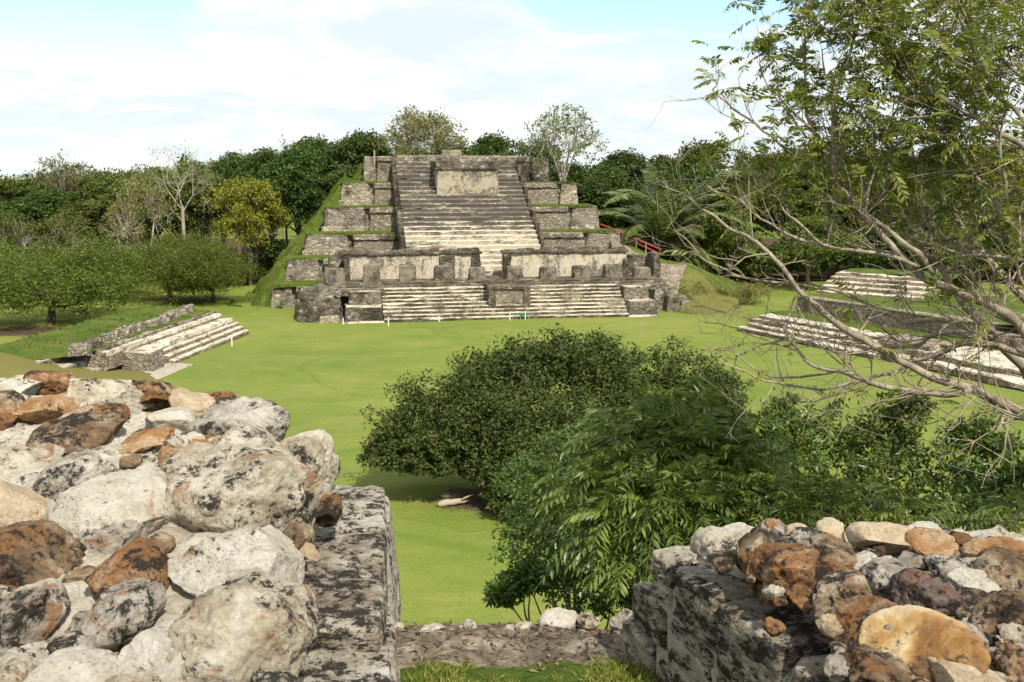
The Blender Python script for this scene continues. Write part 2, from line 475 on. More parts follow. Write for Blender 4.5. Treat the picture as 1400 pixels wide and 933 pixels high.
t = NT('white_stake_paint')
M['stake'] = t.finish(t.mix(t.noise(8, 3), (0.62, 0.62, 0.58), (0.74, 0.74, 0.70)), 0.6)
M['green_board'] = NT('green_board').finish((0.03, 0.16, 0.10), 0.6)
# bark
def bark(name, a, b, scale=9, stretch=0.35, dark=(0.05, 0.045, 0.035)):
    t = NT(name)
    f = t.noise(scale, 7, 0.7, vec=t.mapping((1, 1, stretch))); g = t.noise(scale * 0.3, 4, 0.6)
    c = t.mix(t.ramp(g, [(0.35, 0.0), (0.65, 1.0)]), a, b)
    c = t.mix(t.ramp(f, [(0.5, 0.0), (0.72, 0.7)]), c, dark)
    return t.finish(c, 0.9, t.bump(f, 0.6, 0.02), 0.1)
M['bark_pale'] = bark('pale_bark', (0.20, 0.165, 0.115), (0.37, 0.315, 0.235), 16)
M['bark_white'] = bark('white_bark', (0.30, 0.27, 0.22), (0.44, 0.41, 0.35), 3, dark=(0.16, 0.14, 0.12))
M['bark_dark'] = bark('dark_bark', (0.06, 0.045, 0.033), (0.11, 0.085, 0.06), 5)
M['bark_mid'] = bark('brown_bark', (0.16, 0.115, 0.08), (0.25, 0.19, 0.14), 9)
# leaves
M['lf_dark'] = foliage('dark_forest_leaves', [(0.018, 0.038, 0.006), (0.042, 0.078, 0.010), (0.090, 0.135, 0.018)], 0.25)
M['lf_mid'] = foliage('mid_forest_leaves', [(0.040, 0.066, 0.009), (0.092, 0.125, 0.016), (0.160, 0.185, 0.030)], 0.3)
M['lf_grove'] = foliage('grove_leaves', [(0.032, 0.058, 0.007), (0.085, 0.125, 0.012), (0.165, 0.195, 0.022)], 0.3, obj_var=0.2)
M['lf_yellow'] = foliage('yellow_leaves', [(0.12, 0.135, 0.014), (0.21, 0.215, 0.022), (0.32, 0.29, 0.035)], 0.35, obj_var=0.1)
M['lf_pale'] = foliage('pale_leaves', [(0.13, 0.125, 0.035), (0.20, 0.195, 0.05), (0.28, 0.255, 0.075)], 0.35, obj_var=0.2)
M['lf_palm'] = foliage('palm_leaves', [(0.060, 0.100, 0.018), (0.120, 0.170, 0.036), (0.20, 0.235, 0.080)], 0.3, 0.4, 0.5)
M['lf_shrub'] = foliage('small_dark_leaves', [(0.015, 0.027, 0.005), (0.036, 0.055, 0.010), (0.068, 0.088, 0.018), (0.10, 0.09, 0.04)], 0.12, 0.6, 0.2, obj_var=0.05)
M['lf_bush'] = foliage('bush_leaves', [(0.024, 0.052, 0.007), (0.060, 0.105, 0.012), (0.115, 0.165, 0.024)], 0.28, 0.4, 0.5, obj_var=0.12)
M['lf_pinnate'] = foliage('pinnate_leaves', [(0.062, 0.102, 0.016), (0.120, 0.175, 0.030), (0.205, 0.245, 0.055)], 0.3, 0.38, 0.5, obj_var=0.1)
M['lf_branch'] = foliage('branch_leaves', [(0.050, 0.082, 0.010), (0.118, 0.162, 0.022), (0.195, 0.240, 0.036), (0.28, 0.25, 0.04)], 0.4, 0.4, 0.45, obj_var=0.05)  # own yellow-green leaf tones of the big tree at the right
M['lf_grass'] = foliage('grass_blades', [(0.13, 0.175, 0.024), (0.235, 0.255, 0.045), (0.38, 0.32, 0.12)], 0.3, 0.5, 0.3, obj_var=0.02)
M['lf_tuft'] = foliage('grass_tufts', [(0.055, 0.085, 0.012), (0.11, 0.145, 0.020), (0.20, 0.20, 0.05)], 0.3, 0.6, 0.2, obj_var=0.02)
M['lf_litter'] = foliage('dry_litter', [(0.055, 0.040, 0.026), (0.12, 0.088, 0.055), (0.24, 0.18, 0.115)], 0.1, 0.8, 0.1, obj_var=0.02)
M['pods'] = NT('brown_seed_pods').finish((0.055, 0.030, 0.018), 0.7)
# ------------------------------------------------------------------ ground
def grid_sheet(xs, ys, zf):
    X, Y = np.meshgrid(xs, ys)
    Z = zf(X, Y)
    V = np.stack([X, Y, Z], -1).reshape(-1, 3)
    nx, ny = len(xs), len(ys)
    i = np.arange(nx - 1)[None, :] + nx * np.arange(ny - 1)[:, None]
    i = i.ravel()
    return V, np.stack([i, i + 1, i + nx + 1, i + nx], -1)
def ground_z(X, Y):
    p = np.stack([X * 0.05, Y * 0.05, X * 0], -1)
    return 0.10 * fbm(p, 3, 5) * np.clip((Y - 22) / 20, 0, 1)
xs = np.concatenate([[-1500, -600, -260], np.arange(-140, 141, 2.5), [260, 600, 1500]])
ys = np.concatenate([[-300, -60, 0], np.arange(16, 181, 2.5), [260, 500, 1000, 3000]])
V, F = grid_sheet(xs, ys, ground_z)
V[:, 2] -= 0.02
tag(mk('ground', V, F, M['lawn'], smooth=True), 'open lawn of the plaza', 'ground', kind='structure')
def patch(name, cx, cy, rx, ry, mat, seed, z=0.10, label=None, kind='structure'):
    n = 64
    a = np.arange(n) * 2 * math.pi / n
    r = 1 + 0.35 * fbm(np.stack([np.cos(a) * 1.5, np.sin(a) * 1.5, a * 0 + seed], -1), 4, seed)
    rings = []
    for k in np.linspace(0.02, 1, 8):
        rings.append(np.stack([cx + np.cos(a) * r * rx * k, cy + np.sin(a) * r * ry * k], -1))
    q = np.concatenate(rings)
    Z = ground_z(q[:, 0], q[:, 1]) + 0.03 * np.repeat(1 - np.linspace(0.02, 1, 8), n) + z - 0.10 - 0.012
    V = np.concatenate([q, Z[:, None]], -1)
    F = []
    for k in range(7):
        for i in range(n):
            j = (i + 1) % n
            F.append([k * n + i, (k + 1) * n + i, (k + 1) * n + j, k * n + j])
    return tag(mk(name, V, F, mat, smooth=True), label, 'ground', kind=kind)

# ------------------------------------------------------------------ masonry builders
class Frame:
    """a local plan frame: u along the front, v into the building"""
    def __init__(s, o, ang):
        s.o = np.asarray(o, float)[:2]; s.c, s.s = math.cos(ang), math.sin(ang)
    def w(s, p):
        p = np.asarray(p, float)
        return np.stack([s.o[0] + p[..., 0] * s.c - p[..., 1] * s.s, s.o[1] + p[..., 0] * s.s + p[..., 1] * s.c, p[..., 2]], -1)
    def u_at(s, px, v, z=0.0):
        """u on the line v=const that lies behind pixel column px"""
        k = (px - 700.0) / 1400.0
        # x = k*depth, depth = Y*CP - (z-H)*SP
        a = s.c - k * CP * s.s
        b = k * (CP * (s.o[1] + v * s.c) - (z - H) * SP) - (s.o[0] - v * s.s)
        return b / a
    def uv(s, x, y):
        dx, dy = x - s.o[0], y - s.o[1]
        return dx * s.c + dy * s.s, -dx * s.s + dy * s.c
def rough(p, amp, seed=0, f=1.1):
    """stone-by-stone irregularity in local coordinates"""
    return p + amp * vec_noise(p, f, seed, 3) + amp * 0.6 * vec_noise(p, f * 3.1, seed + 7, 1)
def prism(mb, fr, poly, z0, z1, batter=0.0, cell=0.4, amp=0.05, m=0, mcap=None, seed=0, round_top=0.06):
    poly = np.asarray(poly, float)
    ar = np.sum(poly[:, 0] * np.roll(poly[:, 1], -1) - np.roll(poly[:, 0], -1) * poly[:, 1])
    if ar < 0: poly = poly[::-1]
    pts, nrm = [], []
    n = len(poly)
    en = []
    for i in range(n):
        d = poly[(i + 1) % n] - poly[i]; d = d / np.linalg.norm(d); en.append(np.array([d[1], -d[0]]))
    for i in range(n):
        a, b = poly[i], poly[(i + 1) % n]
        k = max(1, int(np.linalg.norm(b - a) / cell))
        for j in range(k):
            pts.append(a + (b - a) * j / k)
            if j == 0:
                m1, m2 = en[i - 1], en[i]
                nn = m1 + m2; nn = nn / max(0.3, np.dot(nn, m1)); nrm.append(nn)
            else: nrm.append(en[i])
    pts = np.array(pts); nrm = np.array(nrm); k = len(pts)
    nz = max(1, int((z1 - z0) / cell))
    zs = [z0 + (z1 - z0 - round_top) * i / nz for i in range(nz + 1)] + [z1]
    Vs = []
    for i, z in enumerate(zs):
        tt = (z - z0) / max(1e-6, z1 - z0)
        off = batter * tt + (round_top if i == len(zs) - 1 else 0)
        q = pts - nrm * off
        Vs.append(np.concatenate([q, np.full((k, 1), z)], -1))
    V = np.concatenate(Vs)
    V = rough(V, amp, seed)
    F = []; fm = []
    for i in range(len(zs) - 1):
        for j in range(k):
            a = i * k + j; b = i * k + (j + 1) % k
            F.append([a, b, b + k, a + k]); fm.append(m)
    base = (len(zs) - 1) * k
    tri = tessellate_polygon([[Vector((p[0], p[1], 0)) for p in V[base:base + k]]])
    for tr in tri:
        a, b, c = [V[base + i][:2] for i in tr]
        tr = list(tr)
        if (b[0] - a[0]) * (c[1] - a[1]) - (b[1] - a[1]) * (c[0] - a[0]) < 0: tr = tr[::-1]
        F.append([base + i for i in tr]); fm.append(m if mcap is None else mcap)
    mb.add(fr.w(V), F, fm)
def rect(u0, u1, v0, v1, ch=0.0):
    if ch <= 0: return [(u0, v0), (u1, v0), (u1, v1), (u0, v1)]
    c = ch * 0.3
    return [(u0 + ch, v0), (u1 - ch, v0), (u1 - c, v0 + c), (u1, v0 + ch), (u1, v1), (u0, v1), (u0, v0 + ch), (u0 + c, v0 + c)]
def stairs(mb, fr, u0, u1, v0, z0, n, rise, run, amp=0.035, cell=0.45, mt=0, mr=1, seed=0, back=None, taper=0.0, bitek=1.0):
    """flight of worn steps going up towards +v"""
    prof = [(v0, z0)]; mats = []
    for i in range(n):
        v, z = v0 + i * run, z0 + i * rise
        prof += [(v - 0.015, z + rise * 0.80), (v + 0.02, z + rise), (v + run, z + rise)]
        mats += [mr, mt, mt]
    if back: prof[-1] = (back, z0 + n * rise)
    prof = np.array(prof); k = len(prof)
    nu = max(2, int((u1 - u0) / cell))
    tt = np.linspace(0, 1, nu + 1)
    V = []
    for t in tt:
        V.append(np.stack([u0 + (u1 - u0) * t + taper * (2 * t - 1) * (prof[:, 1] - z0), prof[:, 0], prof[:, 1]], -1))
    V = np.concatenate(V)
    nzv = np.stack([0 * V[:, 0], fbm(V * [1.2, 3, 3], 3, seed) * amp * 1.6, fbm(V * [1.1, 2.0, 2.0] + 9, 3, seed + 3) * amp * 1.3], -1)
    # broken nosings: bite into the edge here and there
    idx = np.tile(np.arange(k), nu + 1)
    nose = np.isin((idx - 1) % 3, (0, 1)) & (idx > 0)
    bite = bitek * np.clip(fbm(V * [0.9, 5.0, 5.0] + 21, 3, seed + 9) - 0.12, 0, 1) * nose
    nzv[:, 1] += bite * 0.45 * run / 0.4; nzv[:, 2] -= bite * 0.55 * rise / 0.4
    V = V + nzv
    F = []; fm = []
    for i in range(nu):
        for j in range(k - 1):
            a = i * k + j
            F.append([a, a + k, a + k + 1, a + 1]); fm.append(mats[j])
    base = len(V)
    # closed flanks
    E = []
    for end in (0, nu):
        ring = V[end * k:(end + 1) * k]
        low = ring.copy(); low[:, 2] = z0 - 0.3
        off = base + len(E) * 2 * k
        E.append(np.concatenate([ring, low]))
        for j in range(k - 1):
            f = [off + j, off + j + 1, off + k + j + 1, off + k + j]
            F.append(f if end == 0 else f[::-1]); fm.append(mr)
    mb.add(fr.w(np.concatenate([V] + E)), F, fm)

# ------------------------------------------------------------------ the great temple
A_, B_ = G(525, 441), G(860, 433)
ANG = math.atan2(B_[1] - A_[1], B_[0] - A_[0])
T = Frame(G(692, 437), ANG)
def vz(px, py, z):                       # v of the plane-z point under a pixel
    g = G(px, py, z); return T.uv(g[0], g[1])[1]
temple = thing('stepped_temple', 'great stepped stone temple with a wide central stairway rising behind the lawn', 'temple', (*T.o, 0))
u = T.u_at
NST = 9
RISE, RUN = 0.257, 0.42
PZ = NST * RISE                          # floor of the front platform
PV = 0.0 + NST * RUN
# lower stair
uL, uR = u(525, 0), u(860, 0)
cu0, cu1 = u(667, 2.0, 2), u(722, 2.0, 2)
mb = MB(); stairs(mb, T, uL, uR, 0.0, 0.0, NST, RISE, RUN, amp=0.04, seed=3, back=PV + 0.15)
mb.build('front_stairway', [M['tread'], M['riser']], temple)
mb = MB(); prism(mb, T, rect(cu0, cu1, 1.35, PV + 0.1), 0.6, 2.36, 0.05, 0.3, 0.05, seed=11)
prism(mb, T, rect(cu0 - .1, cu1 + .1, 1.2, PV + 0.1), 2.34, 2.60, 0.0, 0.3, 0.03, seed=12, m=1)
prism(mb, T, rect(cu0 - .05, cu0 + .55, 1.22, 2.2), 0.6, 2.36, 0.02, 0.3, 0.04, seed=13, m=1)
prism(mb, T, rect(cu1 - .55, cu1 + .05, 1.22, 2.2), 0.6, 2.36, 0.02, 0.3, 0.04, seed=14, m=1)
mb.build('stair_block', [M['panel'], M['cap']], temple)
# two stepped masonry blocks at each end of the lower stair
for (a, b, zt, sd_) in ((471, 525, 2, 21), (860, 899, 2, 31)):
    mb = MB()
    e0 = u(a, 0.3); e1 = uL - 0.03 if a < 600 else u(b, 0.3)
    if a > 600: e0 = uR + 0.03
    prism(mb, T, rect(e0, e1, 0.12, 6.0), -0.2, 1.2, 0.10, 0.3, 0.07, seed=sd_, mcap=1)
    d = 0.35
    prism(mb, T, rect(e0 + (d if a < 600 else 0), e1 - (0 if a < 600 else d), 1.7, 6.0), 1.1, 2.25, 0.10, 0.3, 0.07, seed=sd_ + 1, mcap=1)
    prism(mb, T, rect(e0 - 0.1, e1 + 0.1, -0.15, 1.0), -0.2, 0.10, 0.05, 0.3, 0.03, seed=sd_ + 2, m=1, mcap=1)
    mb.build('stair_flank', [M['rubble_dark'], M['tread']], temple)
# ruined rounded corner left of them
mb = MB()
c0, c1 = u(401, 2.5), u(470, 2.0)
prism(mb, T, [(c0 + 1.3, 1.2), (c1 + 0.05, 1.0), (c1 + 0.05, 9), (c0, 9), (c0, 2.8), (c0 + 0.3, 1.8)], -0.2, 2.0, 0.45, 0.3, 0.20, seed=41, round_top=0.25)
prism(mb, T, [(c0 + 2.2, 2.6), (c1, 2.4), (c1, 9), (c0 + 1.6, 9), (c0 + 1.4, 4.2)], 1.8, 2.4, 0.3, 0.3, 0.18, seed=43, round_top=0.2)
prism(mb, T, [(c0 + 2.1, 0.9), (c1 - 0.3, 0.8), (c1 - 0.3, 2), (c0 + 2.1, 2)], -0.2, 0.45, 0.1, 0.25, 0.08, seed=42, m=1)
mb.build('ruined_corner', [M['rubble_dark'], M['rubble_pale']], temple, label='collapsed rounded corner of dark rubble')
# platform body and its two edge ledges
p0, p1 = u(443, 5.5, PZ), u(905, 5.0, PZ)
mb = MB()
prism(mb, T, rect(p0, p1, PV + 0.1, 16), 0.0, PZ + 0.02, 0.0, 0.6, 0.03, seed=51, mcap=2)
prism(mb, T, rect(p0 + .2, p1 + .1, PV + 0.5, 16), PZ - 0.05, PZ + 0.18, 0.02, 0.4, 0.035, seed=52, m=1, mcap=2)
prism(mb, T, rect(p0 + .3, p1 - .1, PV + 1.05, 16), PZ + 0.1, PZ + 0.36, 0.02, 0.4, 0.035, seed=55, m=1, mcap=2)
prism(mb, T, rect(p0 + 1.0, uL + 0.3, PV - 0.9, PV + 0.4), PZ - 0.5, PZ + 0.0, 0.02, 0.4, 0.05, seed=53, m=1, mcap=2)
prism(mb, T, rect(uR - 0.3, u(900, 3.2, PZ), PV - 0.7, PV + 0.4), PZ - 0.45, PZ + 0.0, 0.02, 0.4, 0.05, seed=54, m=1, mcap=2)
mb.build('platform', [M['rubble_dark'], M['cap'], M['riser']], temple)
PZ += 0.36
# row of pillar stumps
SV = 5.6
for i, (a, b, py) in enumerate([(445, 472, 367), (496, 520, 362), (546, 570, 363), (594, 620, 364), (642, 665, 366), (693, 716, 365), (739, 762, 365), (784, 808, 364), (827, 852, 362), (868, 891, 366)]):
    mb = MB()
    a_, b_ = u(a, SV, PZ), u(b, SV, PZ)
    zt = P(a, py, T.w(np.array([a_, SV, 0]))[1])[2]
    prism(mb, T, rect(a_, b_, SV, SV + 0.95, 0.12), PZ - 0.05, zt, 0.06, 0.22, 0.07, seed=60 + i, round_top=0.12)
    mb.build('pillar_stump', M['stump'], temple)
# plastered back wall in two lengths with a doorway between
WV = 7.6
WZ = P(700, 347, T.w(np.array([0, WV, 0]))[1])[2]
def backwall(a, b, seed, dark_spans):
    a_, b_ = u(a, WV, PZ), u(b, WV, PZ)
    mb = MB()
    prism(mb, T, rect(a_, b_, WV, WV + 1.0), PZ - 0.05, WZ - 0.02, 0.05, 0.4, 0.035, seed=seed)
    wall = mb.build('plaster_wall', [M['cream_wall']], temple)
    mb = MB()
    prism(mb, T, rect(a_ - 0.12, b_ + 0.12, WV - 0.09, WV + 1.1), WZ - 0.03, WZ + 0.22, -0.05, 0.25, 0.085, seed=seed + 1, round_top=0.1)
    k = 0
    x = a_
    rs = random.Random(seed)
    while x < b_ - 0.5:
        w = rs.uniform(0.7, 1.6)
        prism(mb, T, rect(x, min(x + w, b_), WV + 0.1, WV + 1.0), WZ + 0.15, WZ + 0.26 + rs.random() * 0.22, 0.1, 0.25, 0.1, seed=seed + 5 + k)
        x += w * 0.9; k += 1
    mb.build('wall_cap', [M['cap']], wall)
    for (s0, s1, zt) in dark_spans:
        mb = MB()
        prism(mb, T, rect(u(s0, WV, PZ), u(s1, WV, PZ), WV - 0.22, WV + 0.5), PZ - 0.05, WZ - 0.06 - zt, 0.02, 0.25, 0.07, seed=seed + 80 + int(s0))
        mb.build('wall_pier', [M['cap']], wall)
backwall(471, 657, 100, [(471, 479, 0.0), (600, 622, 0.05), (645, 657, 0.0)])
backwall(688, 857, 140, [(688, 699, 0.0), (851, 858, 0.5)])
# dark pier and side room at each end
for (a, b, v0, sd_) in ((449, 463, 7.2, 170), (893, 903, 7.4, 171)):
    mb = MB(); prism(mb, T, rect(u(a, v0, PZ), u(b, v0, PZ), v0, v0 + 2.0), PZ - 0.05, WZ - 0.15, 0.06, 0.3, 0.1, seed=sd_)
    mb.build('side_pier', M['cap'], temple)
mb = MB(); prism(mb, T, rect(u(858, 9.4, PZ), u(893, 9.4, PZ), 9.4, 10.6), PZ - 0.05, WZ - 0.45, 0.06, 0.3, 0.1, seed=175)
mb.build('recess_wall', M['rubble_dark'], temple)
mb = MB(); prism(mb, T, rect(u(459, 9.4, PZ), u(475, 9.4, PZ), 9.2, 10.6), PZ - 0.05, WZ + 0.3, 0.06, 0.3, 0.1, seed=176)
mb.build('recess_wall', M['rubble_dark'], temple)

# terraces ---------------------------------------------------------------
g = G(371, 420, 0.0)
TV0 = T.uv(g[0], g[1])[1]
Yl = [89.4, 93.0, 96.6, 100.2, 103.8, 107.4]
rowt = [393, 356, 322, 285, 251, 214]
zt = [P(400, r, y)[2] for r, y in zip(rowt, Yl)]
pxl = [371, 390, 416, 442, 466, 497]
pxr = [925, 893, 851, 820, 790, 751]
tv = []; tuL = []; tuR = []
for i in range(6):
    pw = P(pxl[i], rowt[i], Yl[i])
    uu, vv = T.uv(pw[0], pw[1])
    tv.append(vv); tuL.append(uu); tuR.append(u(pxr[i], vv, zt[i]))
zb = [-0.2] + [z - 0.1 for z in zt[:-1]]
# main stair: from the platform floor behind the back wall up to just under the summit
MS_V0 = WV + 1.9
MS_U0, MS_U1 = u(556, MS_V0 + 3, 5.5), u(741, MS_V0 + 3, 5.5)
top_z = zt[5] - 0.55
NS = 25
m_run = (tv[5] + 0.55 - MS_V0) / NS
m_rise = (top_z - PZ) / NS
sl = m_rise / m_run
mb = MB(); stairs(mb, T, MS_U0, MS_U1, MS_V0, PZ, NS, m_rise, m_run, amp=0.04, seed=200, back=tv[5] + 1.6, cell=0.35, bitek=.8)
mb.build('main_stairway', [M['main_tread'], M['main_riser']], temple)
terraces = []
panelL = [403, 440, 480, 503, 509, 513]
panelR = [880, 845, 800, 779, 765, 726]
for i in range(6):
    mb = MB()
    uv0 = tv[i]
    ch = 0.5 if i in (1, 2, 3) else 0.25
    back = 34.0
    # core, set back a little, then outer blocks with rounded battered corners and recessed panels with an apron moulding
    pl = u(panelL[i], uv0, zb[i] + 1); pr = u(panelR[i], uv0, zb[i] + 1)
    prism(mb, T, rect(tuL[i] + 0.8, tuR[i] - 0.8, uv0 + 0.55, back), zb[i], zt[i] - 0.02, 0.15, 0.5, 0.05, seed=300 + i, mcap=1)
    prism(mb, T, rect(tuL[i] - 0.15, pl, uv0, back, ch), zb[i], zt[i], 0.28, 0.35, 0.085, seed=310 + i, mcap=1)
    prism(mb, T, rect(pr, tuR[i] + 0.2, uv0, back, ch), zb[i], zt[i], 0.32, 0.35, 0.085, seed=320 + i, mcap=1)
    terr = mb.build('terrace', [M['rubble'] if i != 4 else M['rubble_pale'], M['rubble_dark']], temple); terraces.append(terr)
    for (q0, q1, sd_) in ((pl + 0.18, MS_U0 - 0.45, 330), (MS_U1 + 0.45, pr - 0.18, 340)):
        if q1 - q0 < 0.8: continue
        mb = MB()
        hgt = zt[i] - zb[i]
        prism(mb, T, rect(q0, q1, uv0 + 0.12, uv0 + 1.2), zb[i], zt[i] - 0.42, 0.12, 0.4, 0.05, seed=sd_ + i)
        prism(mb, T, rect(q0, q1, uv0 + 0.05, uv0 + 1.2), zt[i] - 0.46, zt[i] + 0.02, 0.02, 0.4, 0.05, seed=sd_ + 10 + i, m=1)
        mb.build('terrace_panel', [M['panel'], M['rubble']], terr)
# bottom courses paler, as blocks fallen clean
for i in (2, 3, 4):
    mb = MB()
    prism(mb, T, rect(tuL[i] - 0.3, u(panelL[i], tv[i], zb[i]) - 0.3, tv[i] - 0.16, tv[i] + 0.3), zb[i], zb[i] + 0.75, 0.06, 0.3, 0.07, seed=350 + i)
    mb.build('plinth_course', M['rubble_pale'], terraces[i])
# stair flanks (dark, stepped balustrades)
for (s, sd_) in ((-1, 360), (1, 370)):
    mb = MB()
    for k in range(9):
        f0 = k / 9.0; f1 = (k + 1) / 9.0
        va = MS_V0 + 0.2 + (tv[5] - MS_V0) * f0; vb = MS_V0 + 0.2 + (tv[5] - MS_V0) * f1
        zz = PZ + (va - MS_V0) * sl + 1.0
        e = MS_U0 if s < 0 else MS_U1
        a_, b_ = (e - 0.5, e - 0.06) if s < 0 else (e + 0.06, e + 0.42)
        prism(mb, T, rect(a_, b_, va, tv[5] + 1), PZ, min(zz, zt[5] - 0.2), 0.0, 0.4, 0.06, seed=sd_ + k)
    mb.build('stair_balustrade', M['cap'], temple)
# central summit block between the two upper flights
bv = None
for vv in np.arange(MS_V0 + 4, tv[5], 0.05):
    zz = PZ + (vv - MS_V0) * sl
    w_ = T.w(np.array([u(640, vv, zz), vv, zz]))
    if P(640, 271, w_[1])[2] <= zz: bv = vv; break
bz = PZ + (bv - MS_V0) * sl
bzt = P(640, 220, T.w(np.array([u(640, bv), bv, 0]))[1])[2]
b0, b1 = u(597, bv, bz + 2), u(682, bv, bz + 2)
mb = MB()
prism(mb, T, rect(b0, b1, bv, tv[5] + 2), bz - 0.5, bzt - 0.75, 0.10, 0.35, 0.04, seed=400)
sblock = mb.build('summit_block', [M['stained_wall'], M['rubble_dark']], temple)
mb = MB()
prism(mb, T, rect(b0 - 0.1, b1 + 0.1, bv - 0.12, tv[5] + 2.2), bzt - 0.8, bzt, 0.05, 0.3, 0.07, seed=401)
mb.build('block_cornice', [M['rubble_dark']], sblock)
# summit: low wall behind, and the round altar
mb = MB()
prism(mb, T, rect(tuL[5] + 1.2, tuR[5] - 1.2, tv[5] + 1.4, tv[5] + 4.0), zt[5] - 0.5, zt[5] + 0.0, 0.1, 0.35, 0.10, seed=410)
prism(mb, T, rect(tuL[5] + 3.6, tuR[5] - 2.0, tv[5] + 1.8, tv[5] + 4.0), zt[5] - 0.1, zt[5] + 0.12, 0.1, 0.35, 0.12, seed=411)
mb.build('summit_wall', M['rubble'], temple)
aw = P(617, 214, T.w(np.array([u(617, tv[5] + 4.5), tv[5] + 4.5, 0]))[1])
au, av = T.uv(aw[0], aw[1])
mb = MB()
prism(mb, T, [(au + 1.15 * math.cos(a), av + 1.15 * math.sin(a)) for a in np.arange(16) * math.pi / 8], zt[5], zt[5] + 0.75, 0.05, 0.3, 0.04, seed=412)
mb.build('round_altar', M['rubble_pale'], temple, label='pale round altar on the summit')
# grass growing on the terraces
def grass_ledge(u0, u1, v0, v1, z, seed, par):
    mb = MB()
    nu = max(3, int((u1 - u0) / 0.22)); nv = 6
    us = np.linspace(u0, u1, nu)
    V = []
    for t_ in np.linspace(0, 1, nv):
        q = np.stack([us, np.full(nu, v0 + (v1 - v0) * t_ ** 1.5), np.full(nu, z)], -1)
        nzv = fbm(q * 1.9, 3, seed)
        if t_ == 0: q[:, 2] += -0.05 + 0.16 * nzv; q[:, 1] += -0.10 + 0.1 * nzv
        else: q[:, 2] += 0.08 + 0.08 * nzv + 0.22 * max(0, t_ - 0.4)
        V.append(q)
    V = np.concatenate(V)
    i = (np.arange(nu - 1)[None] + nu * np.arange(nv - 1)[:, None]).ravel()
    mb.add(T.w(V), np.stack([i, i + 1, i + nu + 1, i + nu], -1))
    mb.build('grass_ledge', M['bank_grass'], par, smooth=True)
for i in range(5):
    grass_ledge(tuL[i] + 0.1, MS_U0 - 0.6, tv[i] + (0.35 if i else 0.1), tv[i + 1] + 0.4, zt[i], 500 + i, terraces[i])
    if i >= 1: grass_ledge(MS_U1 + 0.6, tuR[i] - (0.15 if i != 1 else 1.5), tv[i] + 0.35, tv[i + 1] + 0.4, zt[i], 520 + i, terraces[i])
# grassy flank on the left side
def loft(rows, sub, seed, amp, name, mat, par, smooth=True, fr=T, label=None):
    rows = np.array([smooth_path(r, sub) for r in rows])
    rows = np.stack([smooth_path(rows[:, j], sub) for j in range(rows.shape[1])], 1)
    nr, nc = rows.shape[:2]
    V = rows.reshape(-1, 3)
    V = V + np.stack([0 * V[:, 0], 0 * V[:, 0], amp * fbm(V * 0.7, 4, seed)], -1)
    i = (np.arange(nc - 1)[None] + nc * np.arange(nr - 1)[:, None]).ravel()
    F = np.stack([i, i + 1, i + nc + 1, i + nc], -1)
    return part(name, fr.w(V) if fr else V, F, mat, par, smooth=smooth, label=label)
rows = [[(tuL[0] + 1, tv[0] - 0.6, -0.1), (tuL[0] - 0.6, tv[0] + 0.3, -0.1), (tuL[0] - 1.6, tv[0] + 0.8, -0.12), (tuL[0] - 2.6, tv[0] + 1.2, -0.15)]]
ext = [3.2, 2.9, 2.0, 1.1, 0.55, 0.25]
for i in range(6):
    z = zt[i]
    for (dv, dz) in ((1.2, -0.25 if i < 5 else -1.3), (3.3, -0.05 if i < 5 else -0.9)):
        vv = tv[i] + dv; ul = tuL[i]
        e = ext[i] + 0.5 * math.sin(i * 2.7 + dv) * (0.4 + 0.1 * (5 - i)); e = max(0.2, e)
        rows.append([(ul + 0.9, vv, z + dz - 0.1), (ul - e * 0.30, vv + 0.2, z + dz - e * 0.35 - 0.1), (ul - e, vv + 0.5, z + dz - e * 0.85), (ul - e - max(0.4, (z - e) * 0.75), vv + 1.0, max(-0.15, z - e - (z - e) * 1.0))])
flank = loft(rows, 6, 600, 0.95, 'grass_flank', M['bank_grass'], temple)
def tufts(pos, seed, h=(0.12, 0.4)):
    rs = np.random.RandomState(seed); n = len(pos)
    ax = rs.normal(size=(n, 3)) * [.6, .6, .2] + [0, 0, .8]
    ax /= np.linalg.norm(ax, axis=1, keepdims=True)
    sd_ = np.cross(ax, rs.normal(size=(n, 3))); sd_ /= np.linalg.norm(sd_, axis=1, keepdims=True)
    L = rs.uniform(*h, n)[:, None]
    V = np.stack([pos - sd_ * L * .25, pos + sd_ * L * .25, pos + ax * L + sd_ * L * .1, pos + ax * L * .9 - sd_ * L * .12], 1).reshape(-1, 3)
    return V, np.arange(4 * n).reshape(-1, 4), np.clip(rs.normal(.45, .28, n), 0, 1)
me_ = flank.data
fv = np.array([v.co[:] for v in me_.vertices]) + np.array(temple.location)
fq = np.array([list(p.vertices) for p in me_.polygons])
rs = np.random.RandomState(3)
ar = np.linalg.norm(np.cross(fv[fq[:, 1]] - fv[fq[:, 0]], fv[fq[:, 3]] - fv[fq[:, 0]]), axis=1)
pick = rs.choice(len(fq), 9000, p=ar / ar.sum()); a, b = rs.rand(9000, 1), rs.rand(9000, 1)
q = fv[fq[pick]]
TP = [(q[:, 0] * (1 - a) + q[:, 1] * a) * (1 - b) + (q[:, 3] * (1 - a) + q[:, 2] * a) * b]
TP[0] = TP[0][fbm(TP[0] * .6, 3, 5) > -.15]
for i in range(5):
    for (e0, e1) in ((tuL[i], MS_U0 - .6), (MS_U1 + .6, tuR[i] - .3)):
        k = 700
        uu_ = rs.uniform(e0, e1, k); vv_ = tv[i] + rs.exponential(.5, k) + (.2 if i else .1)
        pts_ = T.w(np.stack([uu_, vv_, np.full(k, zt[i] + .02)], -1)); TP.append(pts_[fbm(pts_ * .8, 2, 7) > -.2])
V, F, t_ = tufts(np.concatenate(TP), 4, (0.07, 0.22))
